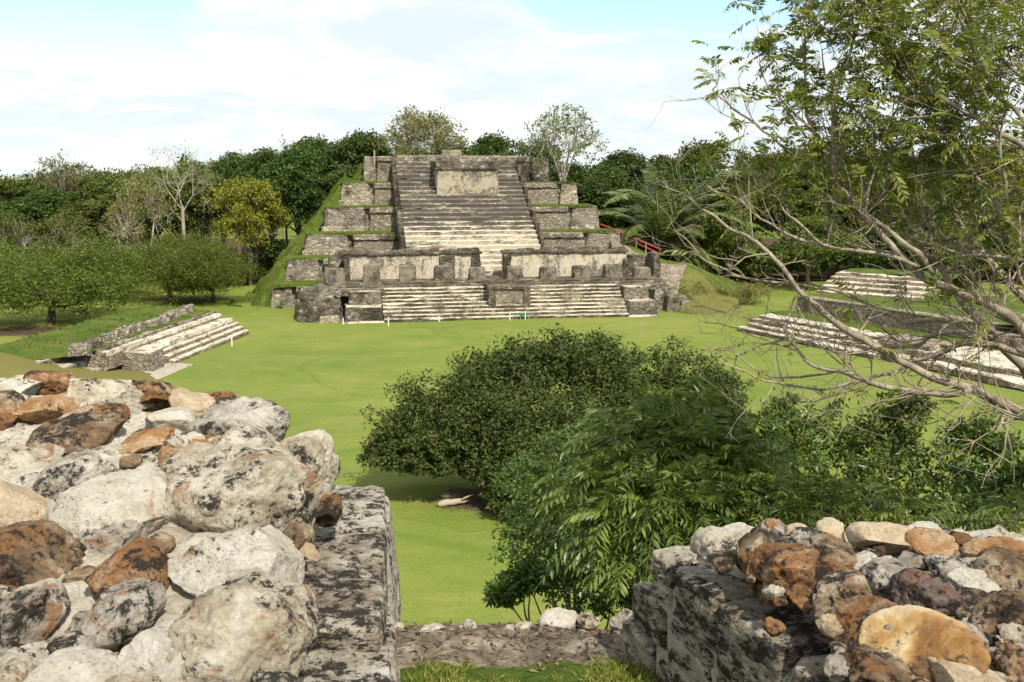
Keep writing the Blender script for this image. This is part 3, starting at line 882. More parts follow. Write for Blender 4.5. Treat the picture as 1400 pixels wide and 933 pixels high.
tag(part('grass_tufts', V, F, M['lf_tuft'], temple, tint=t_), kind='stuff')
# collapsed right flank: stony front, grass crest behind
crest = [(832, 323, 104), (850, 333, 101.5), (872, 343, 99), (894, 353, 97.5), (914, 358, 96.5), (940, 361, 96), (962, 374, 95), (985, 392, 94), (1010, 412, 93)]
foot = [(838, 345, 99), (850, 352, 96.5), (868, 362, 95), (888, 380, 92), (905, 396, 89.5), (925, 408, 87.8), (945, 415, 86.6), (975, 420, 86), (1010, 422, 86)]
front, grassr = [], []
for (a, b, c), (d, e, f) in zip(crest, foot):
    p, q = P(a, b, c), P(d, e, f)
    k = np.array([p, p * 0.6 + q * 0.4 + [0, 0, 0.25], q])
    front.append([k[2] + [0.5, -2.2, -1.9], k[2] + [0, -0.3, -0.2], k[1], k[0] - [0, 0, 0.12]])
    grassr.append([k[0] + [0, -0.9, -0.35], k[0] + [0.2, 0.3, 0.05], k[0] + [1.4, 2.5, -0.5], k[0] + [4.5, 6.5, min(-1.5, -k[0][2] * 0.6)], np.array([k[0][0] + 8, k[0][1] + 11, -0.2])])
loft(front[:6], 4, 610, 0.35, 'rubble_slope', M['rubble_brown'], temple, fr=None)
loft(front[5:], 4, 613, 0.25, 'scrub_slope', M['dry_bank'], temple, fr=None)
loft(grassr, 4, 611, 0.2, 'grass_crest', M['bank_grass'], temple, fr=None)
for k, (a, b, y, w, h) in enumerate([(925, 402, 87.6, 2.0, 1.3), (938, 408, 87.0, 1.4, 0.9), (905, 400, 88.6, 2.2, 2.0)]):
    p = P(a, b, y); uu, vv = T.uv(p[0], p[1])
    mb = MB(); prism(mb, T, rect(uu - w / 2, uu + w / 2, vv - 0.5, vv + 2.2, 0.3), -0.2, h, 0.2, 0.25, 0.12, seed=620 + k)
    mb.build('buttress', M['rubble'], temple)

# red handrail climbing the right flank
rl = [P(821, 321, 105.4), P(834, 326, 104.2), P(851, 333, 102.1), P(870, 341.5, 99.9), P(883, 347.5, 98.7), P(904, 357, 97.3)]
rail = thing('handrail', 'dark red handrail climbing the right flank of the stepped temple', 'railing', rl[-1])
mb = MB()
for dz in (1.05, 0.62):
    V, F = tube([p + [0, 0, dz] for p in rl], 0.075, 6); mb.add(V, F)
mb.build('rail', M['red'], rail)
for p in rl[1:5]:
    V, F = tube([p + [0, 0, -0.4], p + [0, 0, 1.12]], 0.075, 6)
    part('post', V, F, M['wood'], rail)
# wooden post on the summit
p = P(512, 228, T.w(np.array([tuL[5] + 1.2, tv[5] + 0.7, 0]))[1])
V, F = tube([p + [0, 0, -1.5], p + [0.02, 0, 0.5], p + [0.0, 0, 1.7]], [0.09, 0.085, 0.07], 7)
o = mk('wooden_post', V, F, M['wood'], loc=p); tag(o, 'bare wooden post standing at the left end of the temple summit', 'post')

# stakes on the lawn before the stair, and a low green board
for i, (px, py, lb) in enumerate([(419, 438, 'small pale stake on the lawn before the collapsed dark corner of the temple'),
                                  (469, 443, 'small pale stake on the lawn before the stepped masonry block left of the stairs'),
                                  (531, 446, 'white stake on the lawn at the left foot of the front stairs'),
                                  (697, 438.5, 'white stake on the lawn just left of the low green board'),
                                  (718, 437.5, 'white stake on the lawn just under the low green board'),
                                  (317, 473, 'white stake on the lawn beside the left platform steps'),
                                  (600, 440, 'thin white stake before the left half of the front stairs')]):
    p = G(px, py); h = 0.72 if i in (2, 3, 4, 5) else 0.45
    V, F = tube([p + [0, 0, -0.1], p + [0.02, 0, h]], [0.05, 0.045], 6)
    tag(mk('marker_stake', V, F, M['stake'], loc=p), lb, 'stake', 'white marker stakes on the lawn')
p = G(717, 438) + np.array([0, 0.35, 0.42])
V1, F1 = box(p, (0.85, 0.04, 0.26), ANG)
bd = thing('low_board', 'low dark green board on the grass at the foot of the front stairs', 'board', (p[0], p[1], 0))
part('panel', V1, F1, M['green_board'], bd)
for s in (-.3, .3):
    V1, F1 = box(p + [s, 0.05, -0.25], (0.05, 0.05, 0.5), ANG); part('leg', V1, F1, M['wood'], bd)

# ------------------------------------------------------------------ left platform with long side steps
a_, b_ = G(340, 456), G(238, 499)
LF = Frame(b_, math.atan2(a_[1] - b_[1], a_[0] - b_[0]))     # u runs away from the viewer, v runs left (into the platform)
Llen = float(np.hypot(*(a_ - b_)[:2]))
lp = thing('left_platform', 'low grass topped platform with long white side steps on the left of the lawn', 'platform', (b_[0], b_[1], 0))
mb = MB(); stairs(mb, LF, 0.0, Llen, 0.0, 0.0, 3, 0.28, 0.36, amp=0.022, seed=700, back=1.3, bitek=.35)
mb.build('lower_steps', [M['white_floor'], M['rubble_brown']], lp)
mb = MB(); stairs(mb, LF, -2.6, Llen - 0.25, 1.05, 0.0, 1, 1.16, 0.85, amp=0.022, seed=701, back=2.1, bitek=.35)
mb.build('broad_step', [M['white_floor'], M['rubble_brown']], lp)
mb = MB(); stairs(mb, LF, -4.6, Llen - 0.3, 1.88, 0.5, 1, 1.02, 0.36, amp=0.022, seed=702, back=2.3, bitek=.35)
prism(mb, LF, rect(-4.6, Llen - 0.4, 2.22, 2.62), 0.0, 1.70, 0.05, 0.3, 0.09, seed=703, m=2)
mb.build('upper_step', [M['white_floor'], M['rubble_brown'], M['rubble']], lp)
mb = MB()
prism(mb, LF, rect(-2.7, -1.0, 0.15, 1.9), -0.1, 1.19, 0.02, 0.3, 0.05, seed=704, mcap=1)
mb.build('end_block', [M['rubble'], M['white_floor']], lp)
mb = MB()
prism(mb, LF, rect(-5.2, 0.1, -1.2, 0.6), -0.2, 0.10, 0.03, 0.4, 0.05, seed=705, m=0)
mb.build('paving_slab', [M['paving']], lp)
mb = MB()
for k in range(4):
    prism(mb, LF, rect(-9.2 + 0.2 * k, -4.7, 1.0 + 1.0 * k, 2.4 + 1.0 * k), -0.1, 0.35 + 0.36 * k, 0.03, 0.35, 0.08, seed=710 + k, m=1, mcap=0)
mb.build('near_steps', [M['paving'], M['rubble']], lp)
mb = MB(); prism(mb, LF, rect(-4.9, Llen - 0.2, 2.5, 9.0), -0.2, 1.45, 0.1, 0.35, 0.1, seed=716)
prism(mb, LF, rect(-9.0, -4.5, 4.6, 9.5), -0.2, 1.0, 0.1, 0.35, 0.1, seed=717)
mb.build('platform_core', M['rubble_brown'], lp)
def turf(poly_rows, name, par, mat, seed, amp=0.12, fr=LF):
    return loft(poly_rows, 4, seed, amp, name, mat, par, fr=fr)
turf([[(-11, 4.2, -0.15), (-11, 6.0, -0.15), (-11, 8.2, -0.15), (-11, 11, -0.2), (-11, 14, -0.3)],
      [(-7.5, 5.2, 1.2), (-7.5, 6.4, 1.4), (-7.5, 8.2, 1.3), (-7.5, 11, 0.5), (-7.5, 14, -0.1)],
      [(-4.8, 2.5, 1.62), (-4.8, 6.0, 1.95), (-5.2, 8.2, 1.8), (-6, 11, 0.7), (-6.5, 14, -0.1)],
      [(4, 2.5, 1.62), (4, 6.0, 2.0), (4, 8.2, 1.9), (4, 11, 0.8), (4, 14, -0.1)],
      [(Llen - 5, 2.5, 1.62), (Llen - 5, 6.0, 2.0), (Llen - 5, 8.2, 1.9), (Llen - 5, 11, 0.8), (Llen - 5, 14, -0.1)],
      [(Llen, 2.5, 1.62), (Llen - 0.4, 6.0, 1.9), (Llen, 8, 1.7), (Llen, 11, 0.7), (Llen, 13, -0.1)],
      [(Llen + 2.6, 3.0, -0.1), (Llen + 2.2, 6.0, -0.1), (Llen + 2.4, 8, -0.1), (Llen + 2, 11, -0.1), (Llen + 2, 13, -0.1)]], 'turf_top', lp, M['bank_grass'], 720)
w0, w1 = G(100, 477, 2.0), G(262, 421, 2.0)
WF = Frame(w0, math.atan2(w1[1] - w0[1], w1[0] - w0[0])); wl = float(np.hypot(*(w1 - w0)[:2]))
mb = MB()
for k, (f0, f1, h) in enumerate([(0.0, 0.18, 0.45), (0.2, 0.52, 0.55), (0.54, 0.66, 0.35), (0.67, 1.0, 0.55)]):
    prism(mb, WF, rect(wl * f0, wl * f1, -0.35, 0.35, 0.2), 1.5, 1.85 + h * 0.7, 0.12, 0.3, 0.14, seed=730 + k)
mb.build('rubble_curb', M['rubble'], lp)
ol = [o for o in lp.children if o.name.startswith('turf_top')][0]
fv = np.array([v.co[:] for v in ol.data.vertices]) + np.array(lp.location); fq = np.array([list(p.vertices) for p in ol.data.polygons])
ar = np.linalg.norm(np.cross(fv[fq[:, 1]] - fv[fq[:, 0]], fv[fq[:, 3]] - fv[fq[:, 0]]), axis=1)
pick = rs.choice(len(fq), 5000, p=ar / ar.sum()); a, b = rs.rand(5000, 1), rs.rand(5000, 1); q = fv[fq[pick]]
q = (q[:, 0] * (1 - a) + q[:, 1] * a) * (1 - b) + (q[:, 3] * (1 - a) + q[:, 2] * a) * b
V, F, t_ = tufts(q[fbm(q * .7, 3, 5) > 0.0], 6, (0.05, 0.2))
tag(part('grass_tufts', V, F, M['lf_tuft'], lp, tint=t_), kind='stuff')
# dry grassy bank in the near left
def bank_z(X, Y):
    cx, cy = G(20, 505, 1.6)[:2]
    d = ((X - cx + 6) / 9.5) ** 2 + ((Y - cy) / 8.0) ** 2
    return -0.3 + 3.1 * np.exp(-d * 1.1) + 0.12 * fbm(np.stack([X, Y, X * 0], -1) * 0.5, 4, 8)
cx, cy = G(20, 505, 1.6)[:2]
V, F = grid_sheet(np.linspace(cx - 26, cx + 10, 60), np.linspace(cy - 14, cy + 14, 50), bank_z)
tag(mk('grassy_bank', V, F, M['bank_mix'], smooth=True), 'low dry grassy bank beyond the left rubble wall', 'bank', kind='structure')

# ------------------------------------------------------------------ right hand platforms
a_, b_ = G(1008, 452), G(1195, 490)
RF = Frame(a_, math.atan2(b_[1] - a_[1], b_[0] - a_[0])); Rl = float(np.hypot(*(b_ - a_)[:2]))
rp = thing('right_platform', 'terraced stone platform with two flights of white edged steps on the right of the lawn', 'platform', (a_[0], a_[1], 0))
mb = MB(); stairs(mb, RF, 0, Rl, 0, 0, 4, 0.27, 0.62, amp=0.06, seed=800, back=3.2)
mb.build('lower_steps', [M['white_floor'], M['rubble_brown']], rp)
mb = MB(); prism(mb, RF, rect(Rl - 1.0, Rl + 3.2, 1.2, 5), -0.2, 1.15, 0.1, 0.3, 0.12, seed=801)
mb.build('retaining_wall', M['rubble_brown'], rp); mb = MB()
prism(mb, RF, rect(0.3, Rl + 4.5, 5.2, 12), -0.2, 2.35, 0.15, 0.35, 0.10, seed=802, mcap=0)
prism(mb, RF, rect(Rl + 2.5, Rl + 22, 5.0, 10), -0.2, 1.9, 0.3, 0.35, 0.25, seed=803, mcap=0)
prism(mb, RF, rect(Rl + 5.5, Rl + 22, 6.2, 12), 1.6, 2.9, 0.3, 0.35, 0.25, seed=804, mcap=0)
mb.build('retaining_wall', M['rubble_brown'], rp)
turf([[(-0.5, 2.9, 1.02), (-0.5, 4.2, 1.12), (-0.5, 5.3, 1.15)], [(Rl / 2, 2.9, 1.05), (Rl / 2, 4.2, 1.15), (Rl / 2, 5.3, 1.2)], [(Rl + 3, 2.9, 1.05), (Rl + 3, 4.2, 1.18), (Rl + 3, 5.3, 1.22)]], 'turf_ledge', rp, M['bank_grass'], 810, 0.08, RF)
turf([[(0.2, 5.3, 2.33), (0.2, 8, 2.42), (0, 12, 2.4), (-2, 16, 2.0), (-4, 20, -0.1)], [(Rl * .6, 5.3, 2.35), (Rl * .6, 8, 2.42), (Rl * .6, 12, 2.4), (Rl * .6, 16, 2.4), (Rl * .6, 20, 2.4)],
      [(Rl + 4.4, 5.4, 2.35), (Rl + 4.4, 8, 2.42), (Rl + 5, 12, 2.4), (Rl + 6, 16, 2.4), (Rl + 6, 20, 2.4)], [(Rl + 9, 10.5, 2.85), (Rl + 9, 12, 3.0), (Rl + 9, 14, 3.1), (Rl + 10, 16, 2.8), (Rl + 11, 20, 2.4)]], 'turf_top', rp, M['bank_grass'], 811, 0.10, RF)
a2 = G(1118, 399, 2.45); uu, vv = RF.uv(a2[0], a2[1])
b2 = G(1262, 410, 2.45); uu2, vv2 = RF.uv(b2[0], b2[1])
UF = Frame(a2, math.atan2(b2[1] - a2[1], b2[0] - a2[0])); ul = float(np.hypot(*(b2 - a2)[:2]))
mb = MB(); stairs(mb, UF, 0, ul, 0, 2.3, 5, 0.30, 0.75, amp=0.05, seed=820, back=5.5)
mb.build('upper_steps', [M['white_floor'], M['rubble_brown']], rp)
turf([[(0.5, 3.6, 3.82), (0.5, 5.5, 3.95), (0.5, 8, 3.6), (0, 11, 2.3)], [(ul * .5, 3.6, 3.82), (ul * .5, 5.5, 4.0), (ul * .5, 8, 3.7), (ul * .5, 11, 2.3)], [(ul + 1, 3.6, 3.8), (ul + 1, 5.5, 3.95), (ul + 1, 8, 3.6), (ul + 1, 11, 2.3)]], 'turf_crown', rp, M['bank_grass'], 821, 0.1, UF)
# white plaster floor with low edge steps at far right
a3, b3 = G(1205, 491), G(1420, 539)
PF = Frame(a3, math.atan2(b3[1] - a3[1], b3[0] - a3[0])); pl_ = float(np.hypot(*(b3 - a3)[:2]))
pf = thing('plaster_court', 'low white plastered court with a stepped edge at the far right of the lawn', 'platform', (a3[0], a3[1], 0))
mb = MB(); stairs(mb, PF, 0, pl_ + 10, 0, 0, 2, 0.42, 0.95, amp=0.06, seed=830, back=2.2)
mb.build('edge_steps', [M['white_floor'], M['rubble_brown']], pf)
mb = MB(); prism(mb, PF, rect(2.0, pl_ + 10, 1.6, 9), -0.1, 0.86, 0.02, 0.5, 0.05, seed=831, m=0)
mb.build('plaster_floor', M['white_floor'], pf)
# ------------------------------------------------------------------ foreground: the summit the viewer stands on
import bmesh
_ico = {}
def ico(level):
    if level not in _ico:
        bm = bmesh.new(); bmesh.ops.create_icosphere(bm, subdivisions=level, radius=1.0)
        V = np.array([v.co[:] for v in bm.verts]); F = np.array([[v.index for v in f.verts] for f in bm.faces]); bm.free()
        _ico[level] = (V, F)
    return _ico[level]
def rotm(rx, ry, rz):
    return np.array((Matrix.Rotation(rz, 3, 'Z') @ Matrix.Rotation(ry, 3, 'Y') @ Matrix.Rotation(rx, 3, 'X')))
def stone_mesh(c, half, rot=(0, 0, 0), seed=0, facets=7, level=4, rough_amp=1.0, cut=(0.56, 0.94)):
    rs = np.random.RandomState(seed)
    D, F = ico(level)
    p = np.sign(D) * np.abs(D) ** 0.86
    p = p / np.maximum(1e-6, np.max(np.abs(p)))
    for k in range(max(3, facets - 3) + rs.randint(0, 6)):
        n = rs.normal(size=3); n /= np.linalg.norm(n)
        d = rs.uniform(*cut)
        pr = p @ n
        ex = np.clip(pr - d, 0, None)
        p = p - (ex * 0.98)[:, None] * n
    lo, hi = p.min(0), p.max(0)
    p = (p - (lo + hi) / 2) / ((hi - lo) / 2)
    p = p * np.asarray(half)
    s = float(np.mean(half))
    nn = D
    q = p + rs.uniform(-50, 50, 3)
    kn = rs.uniform(0.06, 0.20)
    h = kn * s * fbm(q / s * 1.0, 3, seed) + (0.035 + 0.3 * kn) * s * fbm(q / s * 3.2, 5, seed + 5, 0.58) * rough_amp
    crk = np.abs(fbm(q / s * 1.6, 4, seed + 15)); h = h - 0.10 * s * np.clip(0.10 - crk, 0, 1) * 5 * rough_amp * 0.5
    pit = fbm(q * 38, 3, seed + 9)
    h = h - 0.0055 * np.clip(pit - 0.05, 0, 1) * 4 * rough_amp
    p = p + nn * h[:, None]
    return p @ rotm(*rot).T + np.asarray(c), F
def stone_mat(name, c1, c2, c3, lich=0.4, lich_col=(0.026, 0.022, 0.017), rough=0.88, spec=0.2, rust=0.0, fine=26.0, ms=4.5, stretch=(1, 1, 1), crisp=0.022):
    """weathered stone: several mineral tones, rust seams, crisp black lichen in patches and specks"""
    t = NT(name)
    off = t.n('ShaderNodeVectorMath', operation='ADD')
    sc = t.n('ShaderNodeVectorMath', operation='SCALE'); sc.inputs['Scale'].default_value = 40.0
    cmb = t.n('ShaderNodeCombineXYZ'); r = t.rnd()
    for i in range(3): t.put(cmb.inputs[i], r)
    t.t.links.new(cmb.outputs[0], sc.inputs[0]); t.t.links.new(t.tc, off.inputs[0]); t.t.links.new(sc.outputs[0], off.inputs[1])
    v0 = off.outputs[0]
    v = t.mapping(stretch, (0, 0, 0), v0)
    a = t.noise(6.0, 8, 0.68, vec=v, dist=0.6); b = t.noise(17, 9, 0.76, vec=v0); f = t.noise(fine * 3.2, 6, 0.78, vec=v0)
    c = t.ramp(a, [(0.36, c1), (0.49, c2), (0.62, c3)])
    c = t.mix(t.ramp(b, [(0.46, 0.0), (0.62, 0.55)]), c, c1)
    c = t.mix(t.ramp(f, [(0.48, 0.0), (0.62, 0.30)]), c, tuple(0.45 * q for q in c1))
    if rust > 0:
        rr = t.noise(5.0, 8, 0.7, vec=t.mapping((1, 1, 1.6), (3, 8, 1), v), dist=0.8)
        c = t.mix(t.ramp(rr, [(0.60 - 0.22 * rust, 0.0), (0.66 - 0.2 * rust, 0.8)]), c, (0.30, 0.130, 0.040))
    m1 = t.noise(ms, 8, 0.68, vec=t.mapping((1, 1, 1), (7, 1, 4), v), dist=0.3); m2 = t.noise(fine, 9, 0.80, vec=v)
    k = t.math('ADD', t.math('MULTIPLY', m1, 0.46), t.math('MULTIPLY', m2, 0.54))
    lo = 0.630 - 0.21 * lich
    gcol = tuple(0.5 * q + 0.03 for q in c1)
    c = t.mix(t.ramp(k, [(lo - 0.05, 0.0), (lo, 0.40)]), c, gcol)
    c = t.mix(t.ramp(k, [(lo, 0.0), (lo + crisp, 0.95)]), c, lich_col)
    sp = t.vor(75, vec=v0)
    c = t.mix(t.math('MULTIPLY', t.ramp(sp, [(0.16, 1.0), (0.26, 0.0)]), t.ramp(m1, [(0.42, 0.0), (0.56, 0.7)])), c, (0.05, 0.042, 0.032))
    pits = t.ramp(t.vor(34, vec=v0), [(0.0, 0.0), (0.35, 1.0)])
    hgt = t.math('ADD', t.math('ADD', t.math('MULTIPLY', b, 1.1), t.math('MULTIPLY', f, 0.55)), t.math('MULTIPLY', pits, 0.25))
    hgt = t.math('ADD', hgt, t.math('MULTIPLY', t.ramp(k, [(lo, 0.0), (lo + crisp, 1.0)]), 0.15))
    return t.finish(c, rough, t.bump(hgt, 1.0, 0.022), spec)
M['st_pale'] = stone_mat('pale_limestone', (0.36, 0.295, 0.205), (0.58, 0.515, 0.40), (0.69, 0.645, 0.545), 0.42, rust=0.14)
M['st_white'] = stone_mat('white_limestone', (0.46, 0.41, 0.325), (0.62, 0.57, 0.475), (0.70, 0.665, 0.59), 0.24, rust=0.06)
M['st_grey'] = stone_mat('grey_limestone', (0.27, 0.235, 0.185), (0.48, 0.43, 0.355), (0.63, 0.59, 0.51), 0.48, rust=0.08)
M['st_rust'] = stone_mat('rusty_chert', (0.15, 0.072, 0.03), (0.34, 0.175, 0.075), (0.56, 0.43, 0.28), 0.50, rust=0.3)
M['st_dark'] = stone_mat('lichen_black_stone', (0.13, 0.08, 0.045), (0.29, 0.20, 0.115), (0.55, 0.46, 0.34), 0.52, rust=0.3)
M['st_orange'] = stone_mat('orange_chert', (0.28, 0.14, 0.055), (0.45, 0.26, 0.12), (0.60, 0.48, 0.33), 0.34)
M['st_plum'] = stone_mat('plum_brown_stone', (0.12, 0.085, 0.075), (0.21, 0.155, 0.135), (0.33, 0.25, 0.20), 0.45, rust=0.2)
M['st_tan'] = stone_mat('tan_chert', (0.42, 0.31, 0.19), (0.58, 0.46, 0.31), (0.66, 0.57, 0.43), 0.12)
t = NT('amber_chert')
a = t.noise(3.2, 5, 0.6, dist=0.8); b = t.noise(14, 7, 0.7); k2 = t.noise(7, 6, 0.65, vec=t.mapping((1, 1, 1), (4, 4, 4)), dist=0.5)
c = t.ramp(a, [(0.36, (0.25, 0.11, 0.03)), (0.45, (0.46, 0.28, 0.10)), (0.54, (0.60, 0.46, 0.25)), (0.64, (0.63, 0.545, 0.40))])
c = t.mix(t.ramp(k2, [(0.53, 0.0), (0.60, 0.9)]), c, (0.14, 0.06, 0.022))
c = t.mix(t.ramp(b, [(0.66, 0.0), (0.74, 0.7)]), c, (0.06, 0.03, 0.015))
m2 = t.noise(30, 9, 0.8)
c = t.mix(t.ramp(t.math('ADD', t.math('MULTIPLY', k2, 0.5), t.math('MULTIPLY', m2, 0.5)), [(0.54, 0.0), (0.565, 0.9)]), c, (0.035, 0.024, 0.016))
c = t.mix(t.ramp(b, [(0.40, 0.35), (0.55, 0.0)]), c, (0.36, 0.22, 0.10))
M['st_amber'] = t.finish(c, 0.62, t.bump(t.math('ADD', b, m2), 0.9, 0.016), 0.3)
M['mortar'] = stone_mat('old_mortar', (0.45, 0.39, 0.30), (0.61, 0.555, 0.455), (0.70, 0.655, 0.56), 0.38, rough=0.95, fine=22)
M['ashlar'] = stone_mat('blackened_ashlar', (0.32, 0.27, 0.20), (0.54, 0.49, 0.40), (0.68, 0.64, 0.56), 0.52, fine=34, ms=8, stretch=(1, 1, 2.6))
M['ashlar_dark'] = stone_mat('dark_ashlar', (0.20, 0.16, 0.11), (0.43, 0.375, 0.29), (0.62, 0.565, 0.475), 0.60, fine=34, ms=8, stretch=(1, 1, 2.6))
M['ledge'] = stone_mat('ledge_earth', (0.13, 0.10, 0.068), (0.25, 0.205, 0.145), (0.50, 0.44, 0.35), 0.42, lich_col=(0.05, 0.039, 0.026), rough=0.97, ms=3)

def hexa(c8, n=20, roundness=0.10, amp=0.012, seed=0, strata=1.0):
    """eroded squared block inside eight corners (bottom four, then top four, both anticlockwise from near left)"""
    c8 = np.asarray(c8, float)
    V = []; F = []
    g = np.linspace(-1, 1, n)
    A, B = np.meshgrid(g, g)
    o = np.ones_like(A)
    for ax in range(3):
        for s in (-1, 1):
            q = [None] * 3
            q[ax] = o * s
            q[(ax + 1) % 3] = A; q[(ax + 2) % 3] = B
            q = np.stack(q, -1).reshape(-1, 3)
            b = len(V) * n * n
            V.append(q)
            i = (np.arange(n - 1)[None] + n * np.arange(n - 1)[:, None]).ravel() + b
            f = np.stack([i, i + 1, i + n + 1, i + n], -1)
            F.append(f if s > 0 else f[:, ::-1])
    q = np.concatenate(V)
    # round the edges
    a = np.abs(q); srt = np.sort(a, 1)
    r = roundness
    over = np.clip((a - (1 - r)) / r, 0, 1)
    ln = np.linalg.norm(over, axis=1, keepdims=True)
    q2 = np.sign(q) * np.where(over > 0, (1 - r) + r * over / np.maximum(1, ln), a)
    t = (q2 + 1) / 2
    x, y, z = t[:, :1], t[:, 1:2], t[:, 2:]
    bot = c8[0] * (1 - x) * (1 - y) + c8[1] * x * (1 - y) + c8[2] * x * y + c8[3] * (1 - x) * y
    top = c8[4] * (1 - x) * (1 - y) + c8[5] * x * (1 - y) + c8[6] * x * y + c8[7] * (1 - x) * y
    p = bot * (1 - z) + top * z
    ctr = c8.mean(0)
    w = p + seed * 3.3
    st = np.stack([w[:, 0] * 3, w[:, 1] * 3, w[:, 2] * 30 + fbm(w * 5, 2, seed) * 1.2], -1)
    nrm = q2 / np.linalg.norm(q2, axis=1, keepdims=True)
    dirs = p - ctr; dirs /= np.linalg.norm(dirs, axis=1, keepdims=True)
    h = amp * (1.1 * fbm(w * 6, 4, seed) + strata * 0.8 * fbm(st, 2, seed + 3) + 0.6 * fbm(w * 28, 3, seed + 5))
    p = p + dirs * h[:, None]
    return p, np.concatenate(F)
def block_on(face_a, face_b, depth_vec, z0, z1, batter=0.0, **kw):
    """block whose visible face runs from plan point a to b, going back by depth_vec"""
    a, b, d = [np.asarray(x, float)[:2] for x in (face_a, face_b, depth_vec)]
    n = -d / np.linalg.norm(d)
    lo = [a + n * batter, b + n * batter, b + d, a + d]
    hi = [a, b, b + d, a + d]
    return hexa([(*q, z0) for q in lo] + [(*q, z1) for q in hi], **kw)

ZF = H - 1.72                                     # floor of the gap
# body of the viewer's own pyramid, falling away in big steps (hidden by what stands on it)
own = thing('viewpoint_pyramid', 'pyramid under the viewer whose earthy summit ledge closes the gap between two rubble walls', 'pyramid', (0, 4, 0))
VF = Frame((0, 0), 0.0)
mb = MB()
for k, (z1, y1, w) in enumerate([(H - 2.0, 4.15, 9), (H - 5.3, 8.6, 13), (H - 8.4, 13.6, 17), (1.0, 18.6, 20)]):
    prism(mb, VF, rect(-w, w, -14 - 3 * k, y1, 0.6), -0.2, z1, 0.5, 0.6, 0.08, seed=900 + k, mcap=1)
mb.build('terrace_body', [M['rubble'], M['bank_grass']], own)
# ledge
def ledge_z(X, Y):
    e = np.clip((Y - 3.50) / 0.50, 0, 1)
    p = np.stack([X, Y, X * 0], -1)
    z = ZF - 0.03 - 0.10 * e + 0.03 * np.sin(np.pi * e) + 0.03 * fbm(p * 2.2, 4, 3) + 0.018 * fbm(p * 11, 4, 4)
    far = np.clip((Y - 4.02 - 0.03 * fbm(p * 3, 3, 6)) / 0.12, 0, 1)
    return z - 0.5 * far ** 1.6
V, F = grid_sheet(np.arange(-1.1, 1.3, 0.013), np.arange(1.0, 4.25, 0.016), ledge_z)
cen = V[F].mean(1)
pn = np.stack([cen[:, 0], cen[:, 1], cen[:, 0] * 0], -1)
gr = cen[:, 1] + 0.20 * fbm(pn * 2.3, 4, 21) - 0.10 * (cen[:, 0] - 0.2) < 3.56
part('ledge', V, F, [M['ledge'], M['bank_grass']], own, fm=gr.astype(int), smooth=True)
rs = np.random.RandomState(5)
for i, (px, py, w, h, mt) in enumerate([(541, 857, 26, 20, 'st_pale'), (588, 862, 50, 28, 'st_pale'), (640, 853, 24, 20, 'st_white'), (708, 855, 40, 22, 'st_pale'),
                                       (765, 842, 54, 26, 'st_white'), (803, 845, 32, 18, 'st_pale'), (852, 842, 40, 32, 'st_grey'), (870, 858, 40, 30, 'st_dark')]):
    c = G(px, py + h * 0.30, ZF - 0.10)
    d = np.linalg.norm(c - [0, 0, H]); s = d / 1400
    V, F = stone_mesh(c, (w * s * .5, w * s * .42, h * s * .55), (0, 0, rs.uniform(-.4, .4)), 40 + i, 6, 4)
    part('edge_stone', V, F, M[mt], own, smooth=True)
# small stones & dry litter on the ledge
N = 700
X = rs.uniform(-0.62, 0.62, N); Y = rs.uniform(3.45, 4.05, N); Z = ledge_z(X, Y) + 0.004
def leaf_quads(pos, axis, nrm, L, W, bend=0.15):
    """pointed leaves: base, side, tip, side"""
    axis = axis / (np.linalg.norm(axis, axis=1, keepdims=True) + 1e-9)
    side = np.cross(nrm, axis); side /= (np.linalg.norm(side, axis=1, keepdims=True) + 1e-9)
    up = np.cross(axis, side)
    L = np.asarray(L)[:, None]; W = np.asarray(W)[:, None]
    a = pos; b = pos + axis * L * 0.45 + side * W * 0.5 + up * L * bend * 0.5
    c = pos + axis * L; d = pos + axis * L * 0.45 - side * W * 0.5 + up * L * bend * 0.5
    V = np.stack([a, b, c, d], 1).reshape(-1, 3)
    return V, np.arange(len(pos) * 4).reshape(-1, 4)
ax = rs.normal(size=(N, 3)); ax[:, 2] *= 0.25
nr = rs.normal(size=(N, 3)) * 0.35 + [0, 0, 1]
V, F = leaf_quads(np.stack([X, Y, Z], -1), ax, nr, rs.uniform(0.012, 0.045, N), rs.uniform(0.006, 0.018, N))
tag(part('dry_litter', V, F, M['lf_litter'], own, tint=rs.rand(N)), kind='stuff')
# grass of the gap: blades
N = 26000
X = rs.uniform(-0.75, 0.85, N); Y = rs.uniform(2.6, 3.85, N)
pn = np.stack([X, Y, X * 0], -1)
den = 3.61 - (Y + 0.20 * fbm(pn * 2.3, 4, 21) - 0.10 * (X - 0.2)) + 0.10 * fbm(pn * 9, 2, 44)
keep = (den > rs.uniform(-0.02, 0.10, N)) & (fbm(pn * 5, 3, 33) > -0.28)
X, Y = X[keep], Y[keep]; N = len(X)
Z = ledge_z(X, Y) - 0.003
ax = rs.normal(size=(N, 3)) * [0.7, 0.7, 0.25] + [0, 0, 0.75]
nr = rs.normal(size=(N, 3)); nr[:, 2] *= 0.3
hgt = rs.uniform(0.022, 0.065, N) * (0.7 + 0.6 * (fbm(np.stack([X, Y, X * 0], -1) * 4, 2, 9) + 0.5))
V, F = leaf_quads(np.stack([X, Y, Z], -1), ax, nr, hgt, rs.uniform(0.0025, 0.005, N), 0.25)
tag(mk('grass', V, F, M['lf_grass'], tint=np.clip(rs.normal(0.45, 0.3, N), 0, 1)), 'short grass growing on the floor of the gap', kind='stuff')

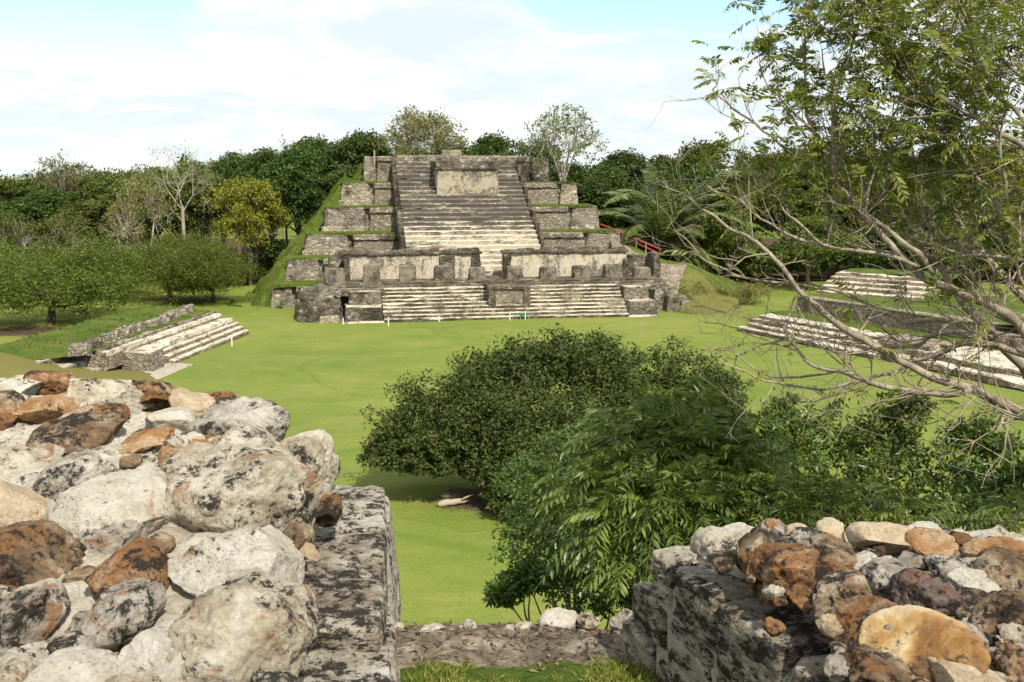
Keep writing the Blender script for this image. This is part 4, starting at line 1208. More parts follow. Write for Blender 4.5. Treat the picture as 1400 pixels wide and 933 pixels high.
# ---- left rubble wall
lw = thing('rubble_wall', 'left rubble wall of pale and rusty stones set in white mortar, squared blocks along its inner side', 'wall', (-1.2, 3.4, ZF))
def left_z(X, Y):
    p = np.stack([X, Y, X * 0], -1)
    k = np.where(Y > 3, 0, 0)
    ex = left_edge(Y)
    fall = np.clip((X - (ex - 0.16)) / 0.16, 0, 1)
    far = np.clip((Y - (left_far(X) - 0.10)) / 0.14, 0, 1)
    z = H - 1.115 + 0.05 * fbm(p * 4.0, 3, 71) + 0.032 * fbm(p * 14, 3, 72) + 0.008 * fbm(p * 45, 2, 73) - 0.30 * fall ** 1.5 - 1.6 * far ** 2
    return z
_le = np.array([[0.8, -0.36], [1.9, -0.44], [2.3, -0.50], [2.8, -0.60], [3.3, -0.72], [3.75, -0.86], [4.3, -1.1]])
def left_edge(Y): return np.interp(Y, _le[:, 0], _le[:, 1])
_lf = np.array([[-4.2, 5.25], [-2.6, 5.25], [-2.0, 5.05], [-1.5, 4.65], [-1.25, 4.3], [-0.9, 3.9], [-0.4, 3.7]])
def left_far(X): return np.interp(X, _lf[:, 0], _lf[:, 1])
V, F = grid_sheet(np.arange(-4.2, -0.3, 0.013), np.arange(0.9, 5.5, 0.015), left_z)
cen = V[F].mean(1)
F = F[(cen[:, 0] < left_edge(cen[:, 1]) + 0.02)]
part('mortar_bed', V, F, M['mortar'], lw, smooth=True)
mb = MB(); prism(mb, VF, [(-4.6, 0.2), (-0.40, 0.2), (-0.50, 2.2), (-0.62, 3.3), (-0.70, 3.78), (-1.2, 4.35), (-1.7, 4.9), (-2.2, 5.2), (-4.6, 5.25)], ZF - 1.0, H - 1.36, 0.0, 0.2, 0.03, seed=905)
mb.build('wall_core', M['mortar'], lw)
left_stones = [
 (26,517,28,16,'st_pale',0),(61,518,66,34,'st_rust',8),(15,529,60,22,'st_white',-4),(146,540,116,62,'st_pale',-12),(207,538,74,44,'st_rust',-10),
 (64,556,80,44,'st_orange',6),(132,566,76,26,'st_dark',4),(104,594,112,38,'st_dark',10),(12,546,46,32,'st_dark',0),(4,568,34,34,'st_rust',0),
 (232,572,58,46,'st_white',-14),(198,603,58,38,'st_orange',10),(33,622,84,46,'st_pale',-4),(113,655,94,84,'st_grey',8),(168,692,140,92,'st_white',-8),
 (30,690,150,40,'st_tan',-34),(240,625,50,44,'st_orange',0),(278,614,36,38,'st_orange',0),(258,554,58,36,'st_tan',-20),(300,546,48,26,'st_rust',0),
 (324,574,104,52,'st_grey',-8),(342,614,92,56,'st_pale',-24),(338,665,190,124,'st_pale',-10),(411,634,78,92,'st_pale',-55),(45,758,116,92,'st_dark',-16),
 (189,780,100,82,'st_rust',-8),(32,836,80,78,'st_grey',10),(150,836,132,66,'st_grey',24),(237,890,116,96,'st_white',0),(105,915,116,58,'st_white',0),
 (12,914,70,66,'st_pale',0),(322,768,154,118,'st_white',-12),(328,862,146,156,'st_pale',-20),(152,722,80,50,'st_grey',-6),(300,590,30,22,'st_dark',0),(216,606,26,20,'st_dark',0),
 (70,640,40,26,'st_pale',0),(262,585,26,18,'st_grey',0),(180,560,26,16,'st_grey',0),(230,690,30,26,'st_tan',0),(110,780,40,24,'st_dark',0),(90,870,40,26,'st_pale',0),
 (380,935,60,60,'st_grey',0),(285,935,90,50,'st_grey',0),(180,935,80,50,'st_pale',0),(450,690,26,40,'st_dark',0),(405,735,40,50,'st_dark',0),(20,800,40,20,'st_dark',0),(215,735,40,26,'st_dark',0)]
def heap(stones, plane, par, seed0, sink=0.30, zoff=0.0, size=1.0):
    rs = np.random.RandomState(seed0)
    for i, (px, py, w, h, mt, tilt) in enumerate(stones):
        c = G(px, py + h * 0.12, plane)
        d = (c[1] * CP - (c[2] - H) * SP); s = d / 1400
        W, Hh = w * s * size, h * s * size
        half = np.array([W * 0.57, (W * 0.34 + Hh * 0.52), max(Hh * 0.50, W * 0.24)])
        c = c + [0, 0, half[2] * (0.5 - sink) - 0.02 + zoff]
        big = w * h > 5500
        V, F = stone_mesh(c, half, (rs.uniform(-.18, .18), R(-tilt), rs.uniform(-.3, .3)), seed0 + i, 18 if mt == 'st_amber' else 10 if mt in ('st_white', 'st_amber', 'st_tan') else 8,
                          6 if w * h > 5500 else 5 if w * h > 1200 else 4, 0.45 if mt == 'st_amber' else 0.7 if mt in ('st_white', 'st_tan') else 1.15, (0.42, 0.86) if mt in ('st_amber', 'st_tan') else (0.56, 0.94))
        lb = {'st_amber': 'broken amber chert with a pale heart', 'st_plum': 'plum brown stone'}.get(mt)
        part('rubble_stone', V, F, M[mt], par, smooth=True, label=lb)
def fillers(n, box_, kinds, seed):
    rr = random.Random(seed); out = []
    while len(out) < n:
        x = rr.uniform(box_[0], box_[2]); y = rr.uniform(box_[1], box_[3]); w = rr.uniform(16, 34) * (0.7 + (y - box_[1]) / 600)
        out.append((x, y, w, w * rr.uniform(.55, .9), rr.choice(kinds), rr.uniform(-30, 30)))
    return out
left_stones += [q for q in fillers(70, (0, 530, 440, 930), ['st_pale', 'st_grey', 'st_white', 'st_dark', 'st_rust', 'st_tan'], 5) if q[1] > 530 + max(0, q[0] - 150) * .45][:50]
heap(left_stones, H - 1.10, lw, 1000, sink=0.27, size=1.03)
# squared blocks along the inner side of the left wall
zt_ = H - 1.22
def lblock(pr0, pl0, pr1, pl1, z1, z0, seed, mat='ashlar', out=0.0):
    f0, f1 = G(*pr0, z1), G(*pr1, z1); l0, l1 = G(*pl0, z1), G(*pl1, z1)
    c = [l1, f1, f0, l0]
    lo = [np.array([q[0] + out * (k in (1, 2)), q[1], z0]) for k, q in enumerate(c)]
    V, F = hexa(lo + c, 30, 0.12, 0.016, seed)
    part('squared_block', V, F, M[mat], lw, smooth=True)
lblock((525, 666), (425, 660), (527, 724), (392, 728), zt_, H - 1.56, 31)
lblock((527, 727), (388, 731), (522, 862), (372, 858), zt_ - 0.015, H - 1.48, 32, 'ashlar_dark')
lblock((530, 880), (392, 872), (545, 1010), (380, 1000), H - 1.30, H - 1.6, 33)
lblock((531, 672), (430, 672), (534, 790), (420, 790), H - 1.575, H - 2.05, 34, out=0.05)
lblock((534, 800), (420, 800), (548, 1000), (420, 1000), H - 1.50, H - 2.0, 35, out=0.03)

# ---- right rubble wall
rw = thing('rubble_wall', 'right rubble wall of rust brown and dark stones with an amber broken chert and stepped dark blocks at its end', 'wall', (1.2, 2.8, ZF))
zc_ = H - 1.30
f0 = G(912, 757, zc_)[:2]; f1 = G(1090, 893, zc_)[:2]
fd = (f1 - f0) / np.linalg.norm(f1 - f0)
fn = np.array([fd[1], -fd[0]])
if fn[0] > 0: fn = -fn                           # out of the wall, to the left
def fp(s, out=0.0): return f0 + fd * s + fn * out
def s_of(px, py, z): return float(np.dot(G(px, py, z)[:2] - f0, fd))
ch = 0.145
def rblock(s0, s1, z1, z0, out, dep, seed, mat='ashlar_dark', n=24):
    V, F = block_on(fp(s0, out), fp(s1, out), -fn * dep, z0, z1, n=n, roundness=0.14, amp=0.013, seed=seed)
    part('squared_block', V, F, M[mat], rw, smooth=True)
sA, sB, sC = s_of(947, 774, zc_), s_of(1000, 824, zc_), s_of(1088, 892, zc_)
rblock(-0.03, sA - 0.03, zc_ + 0.01, zc_ - ch, 0.045, 0.38, 51, 'ashlar')
rblock(sA, sB - 0.02, zc_ + 0.005, zc_ - ch - 0.02, 0.05, 0.38, 52)
rblock(sB + 0.0, sC, zc_ + 0.015, zc_ - 0.30, 0.055, 0.42, 53)
rblock(sC + 0.03, sC + 0.42, zc_ - 0.01, zc_ - 0.30, 0.045, 0.46, 54)
# far end stepping down
for k, (px, py, z) in enumerate([(897, 773, H - 1.375), (884, 793, H - 1.455), (869, 806, H - 1.53)]):
    s0 = s_of(px, py, z)
    g = G(px, py, z)[:2]; out = float(np.dot(g - fp(s0), fn))
    rblock(s0, s0 + 0.26, z, z - 0.17 - 0.03 * k, out, 0.40, 60 + k, 'ashlar' if k != 1 else 'ashlar_dark')
# lower courses of the inner face, dark stones in white mortar
k = 0
for row, (z1, out) in enumerate([(zc_ - ch - 0.04, 0.045), (zc_ - 2 * ch - 0.075, 0.05), (zc_ - 3 * ch - 0.11, 0.05)]):
    s = -0.20 - 0.1 * row
    rr = random.Random(77 + row)
    while s < 1.5:
        L = rr.uniform(0.16, 0.30)
        rblock(s, s + L, z1, z1 - ch, out + rr.uniform(-.012, .012), 0.30, 70 + k, rr.choice(['ashlar_dark', 'ashlar_dark', 'ashlar']), 18)
        s += L + rr.uniform(0.03, 0.06); k += 1
mb = MB()
q0, q1 = fp(-0.02, 0.028), fp(1.9, 0.028)
prism(mb, VF, [tuple(q0), tuple(q1), (q1[0] + 2.6, q1[1] - 0.6), (3.6, 3.35), (q0[0] + 1.0, q0[1] + 0.0), (q0[0] + 0.35, q0[1] + 0.03)], ZF - 1.0, zc_ - 0.03, 0.0, 0.12, 0.012, seed=906)
mb.build('wall_core', M['mortar'], rw)
_rf = np.array([[0.3, 3.15], [0.55, 3.42], [0.9, 3.45], [1.6, 3.42], [2.4, 3.36], [4, 3.3]])
def right_z(X, Y):
    p = np.stack([X, Y, X * 0], -1)
    far = np.clip((Y - (np.interp(X, _rf[:, 0], _rf[:, 1]) - 0.05)) / 0.14, 0, 1)
    rel = (X - f0[0]) * (-fn[0]) + (Y - f0[1]) * (-fn[1])        # depth into the wall
    rise = np.clip((rel - 0.12) / 0.22, 0, 1)
    return zc_ - 0.02 + 0.11 * rise + 0.05 * fbm(p * 4, 3, 81) + 0.032 * fbm(p * 15, 3, 82) + 0.008 * fbm(p * 45, 2, 83) - 1.4 * far ** 2
V, F = grid_sheet(np.arange(0.3, 3.6, 0.013), np.arange(0.9, 3.7, 0.014), right_z)
cen = V[F].mean(1)
rel = (cen[:, 0] - f0[0]) * (-fn[0]) + (cen[:, 1] - f0[1]) * (-fn[1])
F = F[rel > 0.04]
part('mortar_bed', V, F, M['mortar'], rw, smooth=True)
right_stones = [
 (977,738,54,58,'st_pale',0),(1014,724,64,32,'st_white',0),(1036,746,62,62,'st_dark',-10),(1062,714,38,24,'st_grey',0),(1095,720,46,22,'st_tan',-8),
 (1075,772,96,78,'st_rust',10),(1112,734,64,34,'st_grey',-8),(1110,790,84,58,'st_rust',14),(1137,719,42,26,'st_tan',-20),(1137,748,64,40,'st_dark',0),
 (1215,730,104,36,'st_tan',-6),(1263,722,48,26,'st_white',0),(1277,742,74,40,'st_orange',-10),(1310,731,44,28,'st_rust',-12),(1353,734,38,18,'st_white',0),
 (1362,746,84,24,'st_orange',8),(1292,768,62,46,'st_grey',-24),(1222,782,72,48,'st_grey',6),(1332,793,68,42,'st_white',-18),(1374,776,74,62,'st_dark',-6),
 (1268,808,84,70,'st_plum',-8),(1155,815,80,74,'st_dark',24),(1187,850,100,80,'st_dark',16),(1132,786,60,40,'st_rust',8),(1265,886,124,114,'st_amber',10),
 (1320,920,94,60,'st_tan',-4),(1372,842,84,72,'st_dark',14),(1337,820,112,42,'st_dark',10),(1394,864,54,44,'st_pale',20),(1397,906,54,62,'st_rust',20),
 (1180,760,40,24,'st_white',20),(1196,738,26,26,'st_dark',0),(1195,775,34,30,'st_pale',40),(1245,760,40,24,'st_grey',0),(1140,845,40,34,'st_tan',-30),(1060,800,30,22,'st_pale',0),
 (1225,830,30,22,'st_pale',0),(1320,862,44,40,'st_grey',0),(1195,912,90,60,'st_dark',0),(1150,905,44,30,'st_grey',0),(1365,890,40,26,'st_grey',0),(1230,945,60,50,'st_dark',0),(1400,815,40,30,'st_dark',0),(1250,935,70,40,'st_rust',0)]
right_stones += [q for q in fillers(70, (960, 725, 1400, 930), ['st_pale', 'st_grey', 'st_white', 'st_dark', 'st_rust', 'st_tan', 'st_dark'], 6) if q[1] < 760 + (q[0] - 960) * .9][:48]
heap(right_stones, H - 1.16, rw, 1300, sink=0.30, size=0.94)

# the walls go on beyond the picture: more of the same stones, as one part each
def more_stones(par, spots, zf, seed):
    rs = np.random.RandomState(seed); mb_V = []; mb_F = []; fm = []; n = 0
    kinds = ['st_pale', 'st_white', 'st_grey', 'st_dark', 'st_rust', 'st_orange']
    for i, (x, y) in enumerate(spots):
        h = rs.uniform(.09, .17); hf = (h, h * rs.uniform(.7, 1.1), h * rs.uniform(.5, .75))
        V, F = stone_mesh((x, y, float(zf(np.array(x), np.array(y))) + .02), hf, (rs.uniform(-.2, .2), rs.uniform(-.3, .3), rs.uniform(0, 3)), seed + i, 7, 4)
        mb_V.append(V); mb_F.append(F + n); n += len(V); fm += [rs.choice(len(kinds), p=[.3, .2, .2, .14, .08, .08])] * len(F)
    tag(part('rubble_fill', np.concatenate(mb_V), np.concatenate(mb_F), [M[k] for k in kinds], par, fm=fm, smooth=True), kind='stuff')
def spread(x0, x1, y0, y1, step, seed, ok):
    rs = np.random.RandomState(seed)
    return [(x + rs.uniform(-.08, .08), y + rs.uniform(-.08, .08)) for x in np.arange(x0, x1, step) for y in np.arange(y0, y1, step) if ok(x, y)]
more_stones(lw, spread(-4.0, -0.5, 0.9, 5.1, .27, 1, lambda x, y: x < -0.57 * y - 0.12 or (y < 1.75 and x < left_edge(y) - .15)), left_z, 2000)
more_stones(rw, spread(0.7, 3.5, 0.9, 3.35, .26, 2, lambda x, y: x > 0.57 * y + 0.10 or (y < 1.8 and x > 0.75 + .35 * (2.6 - y))), right_z, 2300)
# ------------------------------------------------------------------ vegetation
def unit(rs, n):
    v = rs.normal(size=(n, 3)); return v / np.linalg.norm(v, axis=1, keepdims=True)
def leaves_in(cent, rad, n, L, rs, asp=0.5, up=0.5, squash=0.75):
    """n leaves spread through each clump; leaf tone varies leaf by leaf and clump by clump"""
    k = len(cent)
    idx = np.repeat(np.arange(k), n); m = len(idx)
    d = unit(rs, m); r = rs.rand(m) ** 0.45
    pos = cent[idx] + d * (r * rad[idx])[:, None] * [1, 1, squash]
    nr = d * 0.5 + rs.normal(size=(m, 3)) * 0.5 + [0, 0, up]
    ax = np.cross(nr, rs.normal(size=(m, 3))) + d * 0.4
    ln = L * rs.uniform(0.65, 1.35, m)
    V, F = leaf_quads(pos, ax, nr / np.linalg.norm(nr, axis=1, keepdims=True), ln, ln * asp, 0.12)
    cl = rs.rand(k)[idx]
    tint = np.clip(0.5 * rs.rand(m) + 0.45 * cl + 0.05, 0, 1)
    return V, F, tint
def lumpy(cent, rad, sub, rs, shell=(0.55, 1.0), sub_r=(0.22, 0.36), squash=0.8, low=-0.35):
    """sub-clumps over the surface of big lumps"""
    C, Rr = [], []
    for c, r in zip(cent, rad):
        d = unit(rs, sub * 2); d = d[d[:, 2] > low][:sub]
        C.append(np.asarray(c) + d * (r * rs.uniform(*shell, len(d)))[:, None] * [1, 1, squash])
        Rr.append(r * rs.uniform(*sub_r, len(d)))
    return np.concatenate(C), np.concatenate(Rr)
def grow(p, d, L, r, depth, rs, tubes, tips, spread=0.55, up=0.15, kids=(2, 3), shrink=0.74, wob=0.12, sides=5):
    n = 4
    pts = [np.asarray(p, float)]; d = np.asarray(d, float)
    for i in range(n):
        d = d + rs.normal(size=3) * wob + [0, 0, up * 0.25]; d = d / np.linalg.norm(d)
        pts.append(pts[-1] + d * L / n)
    rr = np.linspace(r, r * 0.68, n + 1)
    tubes.append((np.array(pts), rr, sides if depth > 1 else 4))
    if depth == 0:
        tips.append(pts[-1]); return
    for k in range(rs.randint(kids[0], kids[1] + 1)):
        q = d + rs.normal(size=3) * spread; q = q / np.linalg.norm(q)
        grow(pts[-1] if k else pts[-1], q, L * shrink * rs.uniform(0.8, 1.15), r * 0.62, depth - 1, rs, tubes, tips, spread, up, kids, shrink, wob, sides)
    if depth <= 2: tips.append(pts[-1])
def tubes_mesh(tubes):
    V = []; F = []; n = 0
    for pts, rr, s in tubes:
        v, f = tube(pts, rr, s, cap=False); V.append(v); F += [[i + n for i in q] for q in f]; n += len(v)
    return np.concatenate(V), F
def proto(name):
    o = bpy.data.objects.new(name, None); COL.objects.link(o); return o
def copy_tree(src, loc, scale, rz, label, cat, group, used):
    if src.name not in used:
        r = src; used.add(src.name); kids = list(src.children)
    else:
        r = src.copy(); COL.objects.link(r)
        for ch in PROTO_KIDS[src.name]:
            c = ch.copy(); COL.objects.link(c); c.parent = r
    r.location = tuple(float(x) for x in loc); r.rotation_euler = (0, 0, rz)
    r.scale = tuple(scale) if hasattr(scale, '__len__') else (scale, scale, scale)
    return tag(r, label, cat, group)
PROTO_KIDS = {}; PROTO_H = {}; PROTO_R = {}
def done(o, h, r):
    PROTO_KIDS[o.name] = list(o.children); PROTO_H[o.name] = h; PROTO_R[o.name] = r; return o
def broad_tree(name, h, rx, seed, mat, lumps=12, sub=22, n=34, L=0.42, low=0.25, bmat='bark_mid', tk=1.0):
    rs = np.random.RandomState(seed)
    o = proto(name)
    cz = h * (1 + low) / 2; rz = h * (1 - low) / 2
    d = unit(rs, lumps * 2); d = d[d[:, 2] > -0.75][:lumps]
    c = np.array([0, 0, cz]) + d * [rx * 0.62, rx * 0.62, rz * 0.62]
    r = rx * rs.uniform(0.34, 0.52, len(c))
    c = np.concatenate([c, [[0, 0, cz]]]); r = np.append(r, rx * 0.5)
    C, Rr = lumpy(c, r, sub, rs, squash=0.85)
    V, F, t_ = leaves_in(C, Rr, n, L, rs)
    mk('crown', V, F, M[mat], tint=t_, parent=o)
    tb = [(smooth_path([[0, 0, -0.5], [rs.normal() * .2, rs.normal() * .2, h * .3], [0, 0, cz]], 3), np.linspace(h * 0.022 * tk, h * 0.009 * tk, 7), 7)]
    for q in c[:-1]:
        tb.append((smooth_path([[0, 0, h * rs.uniform(.2, .45)], q * [.5, .5, .85], q], 3), np.linspace(h * 0.009 * tk, h * 0.003, 7), 5))
    V, F = tubes_mesh(tb); mk('trunk', V, F, M[bmat], parent=o, smooth=True)
    return done(o, h * 0.92, rx)
def sparse_tree(name, h, seed, mat, bmat, n=10, L=0.34, depth=5, L0=None, r0=0.2, spread=0.5, up=0.1, clump=0.75, stems=1, kids=(2, 3), trunk_h=None, shrink=0.76):
    rs = np.random.RandomState(seed)
    o = proto(name)
    tubes, tips = [], []
    for s in range(stems):
        d = np.array([rs.normal() * .5, rs.normal() * .5, 1.0]) if stems > 1 else np.array([0.03, 0, 1.0])
        if trunk_h:
            q = np.array([0, 0, trunk_h])
            tubes.append((smooth_path([[0, 0, -0.5], [0.1, 0, trunk_h * .5], q], 3), np.linspace(r0 * 1.4, r0, 7), 8))
            for k in range(4):
                a = rs.uniform(0, 6.28); dd = np.array([math.cos(a), math.sin(a), 0.75])
                grow(q - [0, 0, rs.uniform(0, trunk_h * .25)], dd, L0, r0 * .42, depth - 1, rs, tubes, tips, spread, up, kids, shrink)
        else:
            grow([rs.normal() * .15, rs.normal() * .15, -0.4], d, L0 or h * 0.26, r0, depth, rs, tubes, tips, spread, up, kids, shrink)
    tips = np.array(tips); top = tips[:, 2].max(); k = h / top
    V, F = tubes_mesh(tubes); V = V * k
    mk('trunk', V, F, M[bmat], parent=o, smooth=True)
    tips = tips * k
    V, F, t_ = leaves_in(tips, np.full(len(tips), clump) * rs.uniform(.6, 1.3, len(tips)), n, L, rs, up=0.3)
    mk('crown', V, F, M[mat], tint=t_, parent=o)
    return done(o, h, np.abs(tips[:, :2]).max())
darks = [broad_tree('forest_tree', 15, 5.4, 11 + k, 'lf_dark', lumps=13 + k) for k in range(3)]
mids = [broad_tree('leafy_tree', 14, 5.0, 31 + k, 'lf_mid', lumps=11 + 2 * k, low=0.2) for k in range(3)]
bushes = [broad_tree('undergrowth_bush', 4.2, 2.9, 51 + k, 'lf_dark' if k else 'lf_mid', lumps=9, sub=16, n=24, L=0.32, low=-0.1) for k in range(2)]
groves = [broad_tree('grove_tree', 6.2, 6.4, 61 + k, 'lf_grove', lumps=24, sub=38, n=36, L=0.19, low=-0.05, bmat='bark_dark', tk=2.2) for k in range(3)]
yellow = broad_tree('yellow_tree', 11, 4.3, 71, 'lf_yellow', lumps=17, sub=22, n=26, L=0.30, low=0.22, bmat='bark_pale')
scrubs = [sparse_tree('scrub_bush', 2.2, 103 + k, 'lf_pale', 'bark_pale', n=14, L=0.16, depth=4, spread=0.6, up=0.1, stems=6, r0=0.03, clump=0.35) for k in range(2)]

def palm(name, seed, trunk_h, nf, FL):
    rs = np.random.RandomState(seed); o = proto(name)
    V, F = tube(smooth_path([[0, 0, -0.5], [0.1, 0, trunk_h * .5], [0, 0, trunk_h]], 4), np.linspace(0.34, 0.28, 9), 9)
    mk('trunk', V, F, M['bark_dark'], parent=o, smooth=True)
    for k in range(nf):
        a = k * 2.399 + rs.normal() * .2
        el = 1.38 * (1.0 - ((k + 0.5) / nf) ** 0.8 * 1.05)
        d = np.array([math.cos(a) * math.cos(el), math.sin(a) * math.cos(el), math.sin(el)])
        L = FL * rs.uniform(.8, 1.1)
        pts = [np.array([0, 0, trunk_h])]; n = 14
        for i in range(n):
            d = d + np.array([0, 0, -0.05 - 0.075 * (i / n)]) * (1.35 if el > .7 else 1.0); d /= np.linalg.norm(d)
            pts.append(pts[-1] + d * L / n)
        pts = np.array(pts)
        sm = smooth_path(pts, 4)
        tn = np.gradient(sm, axis=0); tn /= np.linalg.norm(tn, axis=1, keepdims=True)
        side = np.cross(tn, [0, 0, 1.0]); side /= np.linalg.norm(side, axis=1, keepdims=True) + 1e-9
        pos, ax, nr, ln = [], [], [], []
        tt = np.linspace(0, 1, len(sm))
        for s in (-1, 1):
            sel = tt > 0.10
            m = sel.sum()
            pos.append(sm[sel]); ax.append(side[sel] * s * 0.8 + tn[sel] * 0.55 + [0, 0, -0.28] + rs.normal(size=(m, 3)) * .08)
            nr.append(np.tile([0, 0, 1.0], (m, 1)) + side[sel] * s * 0.5)
            ln.append(FL * 0.15 * np.sin(np.clip(tt[sel] * 1.05, 0, 1) * math.pi * 0.93 + 0.12) ** .7 + 0.1)
        pos, ax, nr, ln = map(np.concatenate, (pos, ax, nr, ln))
        V, F = leaf_quads(pos, ax, nr, ln, np.full(len(pos), 0.24), 0.0)
        v2, f2 = tube(pts, np.linspace(0.06, 0.015, len(pts)), 4, cap=False)
        n0 = len(V)
        tint = np.clip(np.concatenate([rs.normal(0.5, 0.22, len(F)) + 0.15 * rs.normal(), np.full(len(f2), 0.9)]), 0, 1)
        mk('frond', np.concatenate([V, v2]), np.concatenate([F, np.array(f2) + n0]), M['lf_palm'], tint=tint, parent=o)
    return done(o, trunk_h + FL * .88, FL)
def airy_tree(name, h, rx, seed, mat, bmat, low=0.45, stems=4, ends=46, n=12, L=0.3, r0=0.14, clump=0.8, flat=0.55, spread=0.5, tw=2):
    """open crowned tree: stems fan out from the foot, limbs end in small leaf sprays over a domed crown"""
    rs = np.random.RandomState(seed); o = proto(name)
    a = np.arange(ends) * 2.399; rr = np.sqrt((np.arange(ends) + .5) / ends)
    E = np.stack([np.cos(a) * rr * rx, np.sin(a) * rr * rx, h * (1 - (1 - low) * flat * rr ** 2) - np.abs(rs.normal(size=ends)) * h * .10], -1) + rs.normal(size=(ends, 3)) * [rx * .07, rx * .07, 0]
    inner = E[rs.rand(ends) < .6] * [.75, .75, .86]
    tb = []; hubs = []
    for s_ in range(stems):
        an = s_ * 6.283 / stems + rs.normal() * .3
        hub = np.array([math.cos(an) * rx * .38 * spread * 2, math.sin(an) * rx * .38 * spread * 2, h * rs.uniform(.48, .62)])
        if stems == 1: hub[:2] *= 0.15
        hubs.append(hub)
        tb.append((smooth_path([[0, 0, -.4], hub * [.35, .35, .5] + rs.normal(size=3) * .12, hub], 4), np.linspace(r0, r0 * .55, 9), 6))
    hubs = np.array(hubs)
    allE = np.concatenate([E, inner])
    for e in allE:
        hb = hubs[np.argmin(np.linalg.norm((hubs - e) * [1, 1, .3], axis=1))]
        mid = hb * .5 + e * .5 + rs.normal(size=3) * rx * .06 + [0, 0, -h * .02]
        tb.append((smooth_path([hb, mid, e], 4), np.linspace(r0 * .32, r0 * .08, 9), 5))
        for k in range(tw):
            tb.append((np.array([mid, (mid + e) / 2 + rs.normal(size=3) * .3, e + rs.normal(size=3) * clump]), np.array([r0 * .16, r0 * .1, r0 * .05]), 4))
    V, F = tubes_mesh(tb); mk('trunk', V, F, M[bmat], parent=o, smooth=True)
    V, F, t_ = leaves_in(allE, clump * rs.uniform(.6, 1.3, len(allE)), n, L, rs, up=.3, squash=.7)
    mk('crown', V, F, M[mat], tint=t_, parent=o)
    return done(o, h, rx + clump)
crest_t = airy_tree('crest_tree', 9.5, 5.2, 97, 'lf_pale', 'bark_white', stems=4, ends=75, n=40, L=0.34, clump=1.0, flat=0.7, r0=0.11)
flank_t = airy_tree('flank_tree', 8.0, 4.2, 99, 'lf_mid', 'bark_white', stems=7, ends=75, n=22, L=0.28, r0=0.11, clump=0.6, flat=0.75, low=0.3, spread=0.75)
pales = [airy_tree('pale_tree', 13, 4.2, 181, 'lf_pale', 'bark_white', stems=2, ends=42, n=44, L=0.34, r0=0.22, clump=1.0, flat=0.7, low=0.45, tw=1), airy_tree('thin_tree', 12, 4.4, 183, 'lf_mid', 'bark_white', stems=3, ends=46, n=60, L=0.32, r0=0.15, clump=1.0, flat=0.8, low=0.3)]
umbrella = airy_tree('umbrella_tree', 15, 4.6, 185, 'lf_mid', 'bark_pale', stems=1, ends=40, n=34, L=0.34, r0=0.28, clump=0.9, flat=0.25, low=0.5)
bare = sparse_tree('bare_tree', 15, 91, 'lf_pale', 'bark_white', n=2, L=0.22, depth=6, trunk_h=9.0, L0=2.7, r0=0.30, spread=0.42, up=0.0, kids=(2, 3), shrink=0.78)
palmA = palm('palm_tree', 7, 3.2, 30, 7.0)

used = set()
frs = random.Random(4)
def plant(pr, px, py_top, Y, label, cat, group=None, wpx=None, z0=0.0, rz=None):
    top = P(px, py_top, Y)
    s = (top[2] - z0) / PROTO_H[pr.name]
    sx = s
    if wpx: sx = (wpx / 1400.0 * Y) / (2 * PROTO_R[pr.name])
    return copy_tree(pr, (top[0], Y, z0 - 0.05), (sx, sx, s), frs.uniform(0, 6.28) if rz is None else rz, label, cat, group, used)
# ---- grove at the left
plant(groves[0], 62, 343, 80, 'broad low leafy tree nearest the left platform, its crown cut by the picture edge', 'tree', 'low trees of the left grove', 262, rz=0.4)
plant(groves[1], 230, 334, 92, 'low round tree with forked dark trunk at the far end of the left platform', 'tree', 'low trees of the left grove', 150, rz=2.0)
plant(groves[2], 287, 342, 93, 'low round tree between the forked grove tree and the temple flank', 'tree', 'low trees of the left grove', 128, rz=4.0)
plant(groves[1], -70, 345, 92, 'low feathery tree of the grove behind the broad tree at the left edge', 'tree', 'low trees of the left grove', 200)
plant(groves[2], 128, 346, 98, 'low feathery tree of the grove between the broad tree and the forked tree', 'tree', 'low trees of the left grove', 160)
plant(groves[0], 20, 340, 101, 'dim low tree at the back of the grove behind the broad left tree', 'tree', 'low trees of the left grove', 190)
plant(yellow, 336, 249, 108, 'yellow green tree glowing in front of the dark forest left of the temple', 'tree', None, 104)
plant(pales[0], 192, 226, 111, 'slender pale barked tree with thin olive leaves left of the tall bare tree', 'tree', None, 95)
plant(pales[0], 165, 262, 108, 'shorter pale barked tree with thin leaves above the left grove', 'tree', None, 70)
plant(pales[1], 268, 236, 117, 'thin leaved pale tree between the tall bare tree and the yellow tree', 'tree', None, 80)
plant(bare, 245, 197, 114, 'tall bare tree with white trunk rising above the forest at left', 'tree', None, 135)
plant(umbrella, 84, 210, 128, 'flat topped umbrella tree standing above the forest line at far left', 'tree', None, 90)
plant(pales[1], 20, 290, 108, 'half bare tree with pale limbs at the left edge above the grove', 'tree', None, 120)
plant(pales[1], 90, 285, 109, 'half bare tree with pale limbs above the grove under the umbrella tree', 'tree', None, 110)
plant(umbrella, 388, 191, 134, 'pale flat crowned tree rising behind the dark trees left of the temple', 'tree', None, 70)
# ---- behind and beside the temple
plant(crest_t, 578, 146, 126, 'airy pale yellow tree showing above the left half of the temple summit', 'tree', None, 140, z0=9.5)
fz = zt[4]
plant(flank_t, 770, 142, 109.0, 'many stemmed white barked tree growing from the right shoulder of the temple', 'tree', None, 130, z0=fz)
plant(palmA, 905, 222, 106, 'large palm with long arching fronds right of the red handrail', 'palm', 'cohune palms')
plant(palmA, 928, 186, 113, 'taller palm rising behind the large palm at the right of the temple', 'palm', 'cohune palms')
